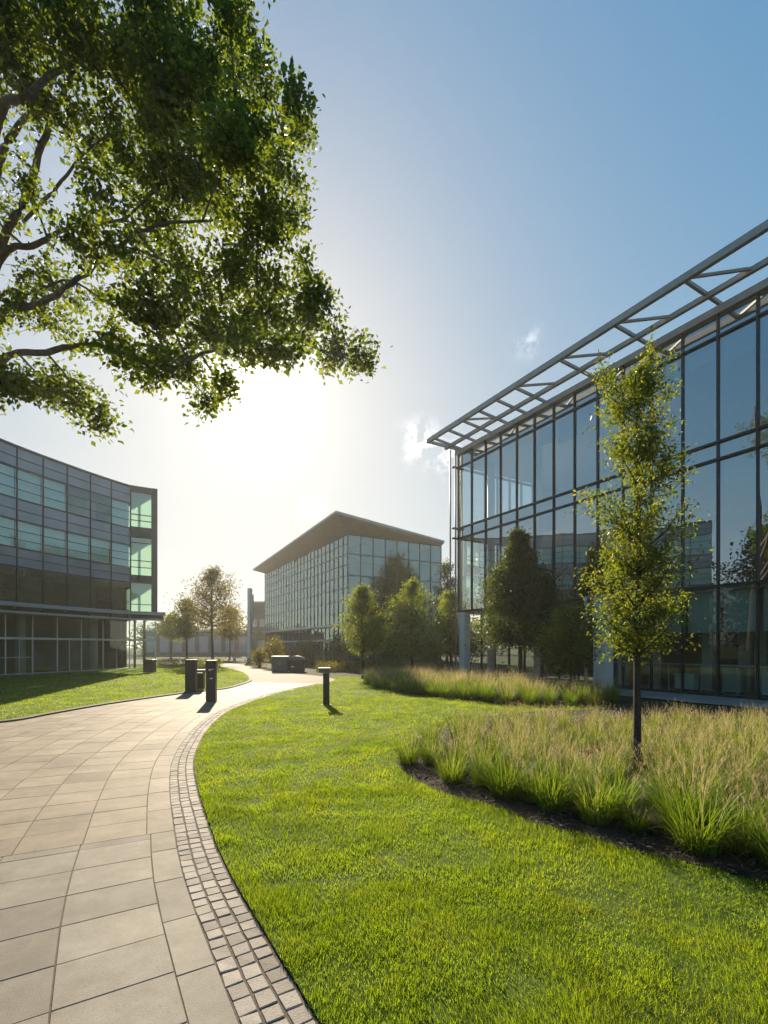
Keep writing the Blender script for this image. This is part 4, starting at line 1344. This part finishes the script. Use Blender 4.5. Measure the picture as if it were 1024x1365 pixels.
# ---------------------------------------------------------------- middle building
def mid_building():
    C0 = np.array([-3.84, 51.0]); ul = np.array([-0.493, 0.870]); ur = np.array([0.870, 0.493])
    root = thing('wedge_roof_building', 'glass office building at the end of the path under a thin tilted overhanging roof', 'building', (-3.84, 51, 0))
    inv = Vector(root.location)
    def done(o):
        for v in o.data.vertices:
            v.co -= inv
        return o
    LL, LR = 31.7, 12.2
    oL, oR = -ur, -ul
    # left (long) facade
    nbl = 26; zs = [0.1, 2.0, 3.9, 5.25, 6.6, 7.9, 9.2, 10.35, 11.5, 12.55, 13.5]
    count = 0; rest = MB()
    for i in range(nbl):
        a = C0 + ul * (LL * i / nbl + 0.03); b = C0 + ul * (LL * (i + 1) / nbl - 0.03)
        for z0, z1 in zip(zs[:-1], zs[1:]):
            if i < 8 and z0 > 5:
                done(pane('window', a, b, z0 + .03, z1 - .03, oL, M['glass_mid'], root, 0.006))
            else:
                t1, t2 = random.gauss(0, .006), random.gauss(0, .006)
                a3 = a + oL * t1; b3 = b - oL * t1
                rest.poly([(*(b3 + oL * t2), z0 + .03), (*(a3 + oL * t2), z0 + .03), (*(a3 - oL * t2), z1 - .03), (*(b3 - oL * t2), z1 - .03)])
    o = done(rest.build('window_field', M['glass_mid'], root)); o['kind'] = 'stuff'
    fr = MB()
    for i in range(nbl + 1):
        vert(fr, C0 + ul * LL * i / nbl, 0, 13.6, 0.06, 0.10, ul, oL, 0.02)
    for z in zs:
        horiz(fr, C0, C0 + ul * LL, z, 0.06, 0.12, oL, 0.02)
    nbr = 8; zr = [0.1, 3.9, 6.6, 9.2, 11.5, 13.5]
    for i in range(nbr):
        a = C0 + ur * (LR * i / nbr + .03); b = C0 + ur * (LR * (i + 1) / nbr - .03)
        for z0, z1 in zip(zr[:-1], zr[1:]):
            done(pane('end_window', a, b, z0 + .04, z1 - .04, oR, M['glass_mid'], root, 0.004))
    for i in range(nbr + 1):
        vert(fr, C0 + ur * LR * i / nbr, 0, 13.6, 0.07, 0.10, ur, oR, 0.02)
    for z in zr:
        horiz(fr, C0, C0 + ur * LR, z, 0.08, 0.12, oR, 0.022)
    done(fr.build('curtain_wall_frame', M['mullion_left'], root))
    for z in (2.3, 3.9):
        mb = MB(); horiz(mb, C0 - ul * .3, C0 + ul * LL, z, 0.22, 0.7, oL, 0.35)
        done(mb.build('balcony_band', M['slab_edge'], root))
    # rest of the shell and inner floors
    def quad(q0l, q1l, q0r, q1r, z0, z1, mb):
        p = [C0 + ul * q0l + ur * q0r, C0 + ul * q0l + ur * q1r, C0 + ul * q1l + ur * q1r, C0 + ul * q1l + ur * q0r]
        mb.hexa([(*x, z0) for x in p], [(*x, z1) for x in p])
    mb = MB(); quad(0.05, LL, LR - .2, LR, 0, 13.55, mb); quad(LL - .2, LL, 0.05, LR - .2, 0, 13.55, mb)
    done(mb.build('rear_wall', M['concrete'], root))
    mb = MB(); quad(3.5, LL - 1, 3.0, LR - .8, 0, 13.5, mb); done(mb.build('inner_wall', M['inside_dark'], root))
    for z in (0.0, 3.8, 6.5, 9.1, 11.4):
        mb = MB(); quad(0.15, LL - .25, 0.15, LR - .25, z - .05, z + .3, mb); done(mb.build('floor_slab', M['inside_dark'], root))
    # tilted roof with a tapering soffit
    A = C0 - ul * 2.5 - ur * 2.5; B = C0 + ul * 33.2 - ur * 1.6; D = C0 - ul * 0.35 + ur * 12.45
    E = C0 + ul * 33.2 + ur * 12.45
    zA, zB, zD = 15.1, 14.4, 14.15
    zE = zB + zD - zA
    top = [(*A, zA), (*D, zD), (*E, zE + .3), (*B, zB)]
    edge = [(x, y, z - 0.22) for x, y, z in top]
    innr = [(*(C0 + ul * .02 + ur * .02), 13.58), (*(C0 + ur * LR), 13.50), (*(C0 + ul * LL + ur * LR), 13.45), (*(C0 + ul * LL), 13.55)]
    mb = MB(); mb.poly(top)
    for k in range(4):
        j = (k + 1) % 4
        mb.poly([edge[k], edge[j], top[j], top[k]])
    done(mb.build('roof', M['roof'], root))
    mb = MB()
    for k in range(4):
        j = (k + 1) % 4
        mb.poly([edge[k], innr[k], innr[j], edge[j]])
    done(mb.build('soffit', M['soffit'], root))
mid_building()

# ---------------------------------------------------------------- far blocks and the pylon
def block(name, label, px0, px1, top_py, Y, depth, wins):
    x0, x1 = (px0 - 512) / FPX * Y, (px1 - 512) / FPX * Y
    h = CAMH + (HOR - top_py) / FPX * Y
    root = thing(name, label, 'building', ((x0 + x1) / 2, Y, 0))
    w = (x1 - x0) / 2
    mb = MB(); mb.box(-w, w, 0, depth, 0, h); mb.build('wall', M['concrete'], root)
    mb = MB(); mb.box(-w - .15, w + .15, -.15, depth + .15, h, h + .3); mb.build('roof', M['roof'], root)
    for (a, b, z0, z1) in wins:
        mb = MB(); mb.box(-w + a * 2 * w, -w + b * 2 * w, -0.05, 0.02, z0 * h, z1 * h); mb.build('window', M['spandrel'], root)
block('far_block', 'tall plain dark block between the white pylon and the middle building', 334, 356, 804, 84, 12, [(.15, .4, .55, .7), (.55, .85, .55, .7), (.15, .85, .1, .3)])
block('low_building', 'long low dark building behind the trees of the left lawn', 190, 336, 842, 82, 10, [(.04 + .12 * k, .12 + .12 * k, .15, .8) for k in range(8)])

root = thing('pylon', 'tall slim white pylon with a shorter fin at the path end', 'pylon', (*at(333.2, 885, 56)[:2], 0))
mb = MB(); mb.box(-.16, .16, -.5, .5, 0, 8.4); mb.build('blade', M['white'], root, bevel=0.02)
mb = MB(); mb.box(.19, .36, -.35, .35, 4.6, 7.7); mb.build('fin', M['mullion_pale'], root, bevel=0.01)
mb = MB(); mb.box(.15, .20, -.2, .2, 5.0, 5.2); mb.box(.15, .20, -.2, .2, 7.1, 7.3); mb.build('bracket', M['steel'], root)
mb = MB(); mb.box(-.4, .5, -.7, .7, -.02, .12); mb.build('plinth', M['concrete'], root)

# ================================================================ STREET FURNITURE
def pillar(label, px0, px1, base_py, h, d, plates, rz=0.15):
    x, y = ground((px0 + px1) / 2, base_py)
    w = (px1 - px0) / FPX * y * 0.95
    root = thing('sign_pillar', label, 'pillar', (x, y + d / 2, 0.0), rz, 'dark pillars at the lawn corner')
    mb = MB(); mb.box(-w / 2, w / 2, -d / 2, d / 2, 0.03, h); mb.build('body', M['post'], root, bevel=0.008)
    mb = MB(); mb.box(-w / 2 - .012, w / 2 + .012, -d / 2 - .012, d / 2 + .012, h, h + .03); mb.build('cap', M['bronze_and_lit_side'], root, bevel=0.005)
    mb = MB(); mb.box(-w / 2 - .05, w / 2 + .05, -d / 2 - .05, d / 2 + .05, 0.0, 0.03); mb.build('base_plate', M['terrace'], root, bevel=0.005)
    for (a, b, z0, z1, mt) in plates:
        mb = MB(); mb.box(-w / 2 + a * w, -w / 2 + b * w, -d / 2 - .008, -d / 2 + .002, z0 * h, z1 * h); mb.build('plate', M[mt], root)
    mb = MB(); mb.box(-w / 2 - .006, -w / 2 + .004, -d / 2 + .02, d / 2 - .02, 0.08, h - .05); mb.build('sunlit_side_strip', M['bronze_and_lit_side'], root)  # lighter strip painting the sunlit side face of the pillar
pillar('dark pillar with small pale plates standing on the paving, nearer of the pair', 273.5, 286.5, 937, 1.18, 0.24,
       [(.25, .85, .80, .815, 'white'), (.3, .55, .775, .79, 'white'), (.42, .7, .575, .60, 'white')])
pillar('plain broad dark pillar standing on the lawn edge, farther of the pair', 246, 260, 924, 1.12, 0.26, [(.1, .9, .90, .92, 'bronze_and_lit_side')], 0.1)
x, y = ground(266.5, 921)
root = thing('litter_bin', 'dark square litter bin between the two dark pillars', 'bin', (x, y, 0.05), 0.1)
mb = MB(); mb.box(-.15, .15, -.15, .15, 0.03, .60); mb.build('body', M['post'], root, bevel=0.01)
mb = MB(); mb.box(-.17, .17, -.17, .17, .66, .72); mb.build('lid', M['cabinet'], root, bevel=0.01)
for sx in (-1, 1):
    mb = MB(); mb.box(sx * .14 - .012, sx * .14 + .012, -.13, .13, .60, .66); mb.build('lid_support', M['post'], root)
x, y = ground(199.5, 898)
root = thing('litter_bin', 'square brown litter bin on the lawn near the curved building corner', 'bin', (x, y, 0.05), 0.05)
mb = MB(); mb.box(-.27, .27, -.27, .27, 0.04, .72); mb.build('body', M['brown'], root, bevel=0.015)
mb = MB(); mb.box(-.29, .29, -.29, .29, .72, .80); mb.build('lid', M['post'], root, bevel=0.015)
mb = MB(); mb.box(-.18, .18, -.285, -.268, .52, .64); mb.build('slot', M['inside_dark'], root)

x, y = ground(435, 941)
root = thing('bollard_light', 'dark square bollard lamp with a wide flat head standing on the lawn edge', 'bollard', (x, y, 0.02), 0.12)
mb = MB(); mb.box(-.085, .085, -.085, .085, 0.02, .86); mb.build('post', M['post'], root, bevel=0.006)
mb = MB(); mb.box(-.13, .13, -.13, .13, 0.0, .02); mb.build('base_plate', M['post'], root)
mb = MB(); mb.hexa([(-.19, -.10, .87), (.10, -.10, .87), (.10, .10, .87), (-.19, .10, .87)], [(-.20, -.11, .99), (.105, -.11, .99), (.105, .11, .99), (-.20, .11, .99)])
mb.build('lamp_head', M['cabinet'], root, bevel=0.008)
mb = MB(); mb.box(-.21, .115, -.12, .12, .992, 1.012); mb.build('cap', M['steel'], root, bevel=0.005)
mb = MB(); mb.box(-.19, -.09, -.1, .1, .845, .858); mb.build('lens', M['white'], root)

# grey cabinet and rounded bin by the path bend
x, y = ground(372.5, 896)
root = thing('utility_cabinet', 'grey steel utility cabinet at the bend of the path', 'cabinet', (x, y + .3, 0), 0.0)
mb = MB(); mb.box(-.5, .5, -.3, .3, 0.08, .96); mb.build('body', M['cabinet'], root, bevel=0.012)
mb = MB(); mb.box(-.53, .53, -.33, .33, .96, 1.0); mb.build('top', M['steel'], root, bevel=0.008)
mb = MB(); mb.box(-.47, .47, -.27, .27, 0, .08); mb.build('plinth', M['concrete'], root)
for sx in (-1, 1):
    mb = MB(); mb.box(sx * .24 - .225, sx * .24 + .225, -.312, -.298, .12, .92); d = mb.build('door', M['cabinet'], root, bevel=0.003)
    mb = MB(); mb.box(sx * .05 - .012, sx * .05 + .012, -.335, -.312, .45, .6); mb.build('handle', M['steel'], d)
x, y = ground(394, 896)
root = thing('storage_bin', 'dark storage bin with a rounded shiny lid right of the grey cabinet', 'bin', (x, y + .35, 0), 0.0)
mb = MB(); mb.box(-.45, .5, -.32, .32, 0.06, .74); mb.build('body', M['post'], root, bevel=0.02)
mb = MB()
pr = [(-.47, .745)] + [(-.47 + 0.0, .9)] + [(0.5 * math.cos(a) * 1.0 + 0.02, .745 + 0.27 * math.sin(a)) for a in np.linspace(math.pi * .62, 0, 9)]
mb.hexa([(p[0], -.34, p[1]) for p in pr], [(p[0], .34, p[1]) for p in pr]); mb.build('lid', M['cabinet'], root, bevel=0.01)
mb = MB(); mb.box(-.3, -.1, -.335, -.318, .3, .38); mb.build('plate', M['white'], root)
mb = MB(); mb.box(-.4, .45, -.28, .28, 0, .06); mb.build('plinth', M['inside_dark'], root)
# stone bench at the far bend
root = thing('bench', 'pale stone bench at the far bend beside the pylon', 'bench', (*at(322, 880, 50)[:2], 0), 0.25)
mb = MB(); mb.box(-.9, .9, -.25, .25, .40, .50); mb.build('seat', M['white'], root, bevel=0.01)
for sx in (-1, 1):
    mb = MB(); mb.box(sx * .7 - .12, sx * .7 + .12, -.2, .2, 0, .40); mb.build('leg', M['terrace'], root, bevel=0.01)

# ================================================================ HAZE
hm, hnt, hout = nodes_of('thin_haze')
pv = N(hnt, 'ShaderNodeVolumePrincipled')
pv.inputs['Color'].default_value = (0.95, 0.92, 0.86, 1)
pv.inputs['Density'].default_value = 0.0006
pv.inputs['Anisotropy'].default_value = 0.55
hnt.links.new(pv.outputs[0], hout.inputs['Volume'])
mb = MB(); mb.box(-3300, 3300, -3300, 3300, -1.0, 22.0)
o = mb.build('haze', hm); tag(o, kind='stuff')

# ================================================================ SKY, SUN, CAMERA
w = bpy.data.worlds.new('World')
S.world = w
w.use_nodes = True
nt = w.node_tree
nt.nodes.clear()
wo = N(nt, 'ShaderNodeOutputWorld')
bg = N(nt, 'ShaderNodeBackground')
sky = N(nt, 'ShaderNodeTexSky', sky_type='NISHITA')
sky.sun_disc = False
sky.sun_elevation = SUN_EL
sky.sun_rotation = SUN_AZ
sky.altitude = 50
sky.air_density = 1.0
sky.dust_density = 0.6
sky.ozone_density = 1.6
SKY_STR = 0.15
EXPO = 1.5
tc = N(nt, 'ShaderNodeTexCoord')
nv = N(nt, 'ShaderNodeVectorMath', operation='NORMALIZE'); nt.links.new(tc.outputs['Generated'], nv.inputs[0])
dp = N(nt, 'ShaderNodeVectorMath', operation='DOT_PRODUCT'); nt.links.new(nv.outputs[0], dp.inputs[0]); dp.inputs[1].default_value = SUN
dot = math_n(nt, 'MAXIMUM', dp.outputs['Value'], 0.0)
def lobe(power, amp, col):
    p = math_n(nt, 'MULTIPLY', math_n(nt, 'POWER', dot, power), amp / SKY_STR)
    v = N(nt, 'ShaderNodeVectorMath', operation='SCALE'); v.inputs[0].default_value = col; nt.links.new(p, v.inputs['Scale'])
    return v.outputs[0]
# soft shoulder on the very bright sky around the sun
KS = 1.10 * SKY_STR * 2 ** EXPO
den = N(nt, 'ShaderNodeVectorMath', operation='MULTIPLY_ADD')
nt.links.new(sky.outputs[0], den.inputs[0]); den.inputs[1].default_value = (KS,) * 3; den.inputs[2].default_value = (1, 1, 1)
dv_ = N(nt, 'ShaderNodeVectorMath', operation='DIVIDE')
nt.links.new(sky.outputs[0], dv_.inputs[0]); nt.links.new(den.outputs[0], dv_.inputs[1])
hs = N(nt, 'ShaderNodeHueSaturation')
hs.inputs['Saturation'].default_value = 1.8
hs.inputs['Value'].default_value = 1.0
nt.links.new(dv_.outputs[0], hs.inputs['Color'])
tn = N(nt, 'ShaderNodeVectorMath', operation='MULTIPLY')
nt.links.new(hs.outputs[0], tn.inputs[0]); tn.inputs[1].default_value = (0.97, 1.01, 1.0)
acc = tn.outputs[0]
for args in ((9000, 14.0, (1, .95, .85)), (900, 0.9, (1, .93, .80)), (150, 0.11, (1, .90, .74)), (20, 0.045, (1, .86, .68))):
    ad = N(nt, 'ShaderNodeVectorMath', operation='ADD'); nt.links.new(acc, ad.inputs[0]); nt.links.new(lobe(*args), ad.inputs[1]); acc = ad.outputs[0]
# a few thin cumulus wisps
nz = noise(nt, 34.0, 6, 0.6, vec=nv.outputs[0])
for (px, py, pw, amp) in ((560, 590, 2600, 0.9), (704, 456, 6000, 0.28), (417, 676, 5200, 0.4), (598, 612, 3500, 0.8)):
    dv = Vector(((px - 512) / FPX, 1.0, (HOR - py) / FPX)).normalized()
    d2 = N(nt, 'ShaderNodeVectorMath', operation='DOT_PRODUCT'); nt.links.new(nv.outputs[0], d2.inputs[0]); d2.inputs[1].default_value = dv
    mk = math_n(nt, 'POWER', math_n(nt, 'MAXIMUM', d2.outputs['Value'], 0.0), pw)
    cl = math_n(nt, 'MULTIPLY', math_n(nt, 'MULTIPLY', math_n(nt, 'SUBTRACT', nz, 0.44), 4.5, True), mk)
    acc = mixc(nt, math_n(nt, 'MULTIPLY', cl, amp, True), acc, (0.92 / SKY_STR, 0.90 / SKY_STR, 0.88 / SKY_STR))
nt.links.new(acc, bg.inputs['Color'])
bg.inputs['Strength'].default_value = SKY_STR
nt.links.new(bg.outputs[0], wo.inputs[0])

L = bpy.data.lights.new('sun', 'SUN')
L.energy = 3.6
L.angle = R(0.53)
L.color = (1.0, 0.85, 0.63)
so = bpy.data.objects.new('sun', L)
COL.objects.link(so)
so.rotation_euler = (-SUN).to_track_quat('-Z', 'Y').to_euler()
so.location = (-20, 60, 50)

cam = bpy.data.cameras.new('camera')
cam.sensor_fit = 'HORIZONTAL'
cam.sensor_width = 36.0
cam.lens = 36.0 * FPX / 1024.0
cam.shift_x = 0.0
cam.shift_y = (HOR - 682.5) / 1024.0
cam.clip_start = 0.05
cam.clip_end = 9000
co = bpy.data.objects.new('camera', cam)
COL.objects.link(co)
co.location = (0, 0, CAMH)
co.rotation_euler = (R(90), 0, 0)
S.camera = co

S.view_settings.view_transform = 'Standard'
S.view_settings.look = 'None'
S.view_settings.exposure = EXPO
S.view_settings.gamma = 1.0
S.view_settings.use_curve_mapping = False
S.render.engine = 'CYCLES'
cy = S.cycles
cy.max_bounces = 8
cy.diffuse_bounces = 3
cy.glossy_bounces = 4
cy.transmission_bounces = 6
cy.transparent_max_bounces = 16
cy.sample_clamp_indirect = 6.0
cy.caustics_reflective = False
cy.caustics_refractive = False
cy.use_denoising = True
cy.denoiser = 'OPENIMAGEDENOISE'
S.render.film_transparent = False
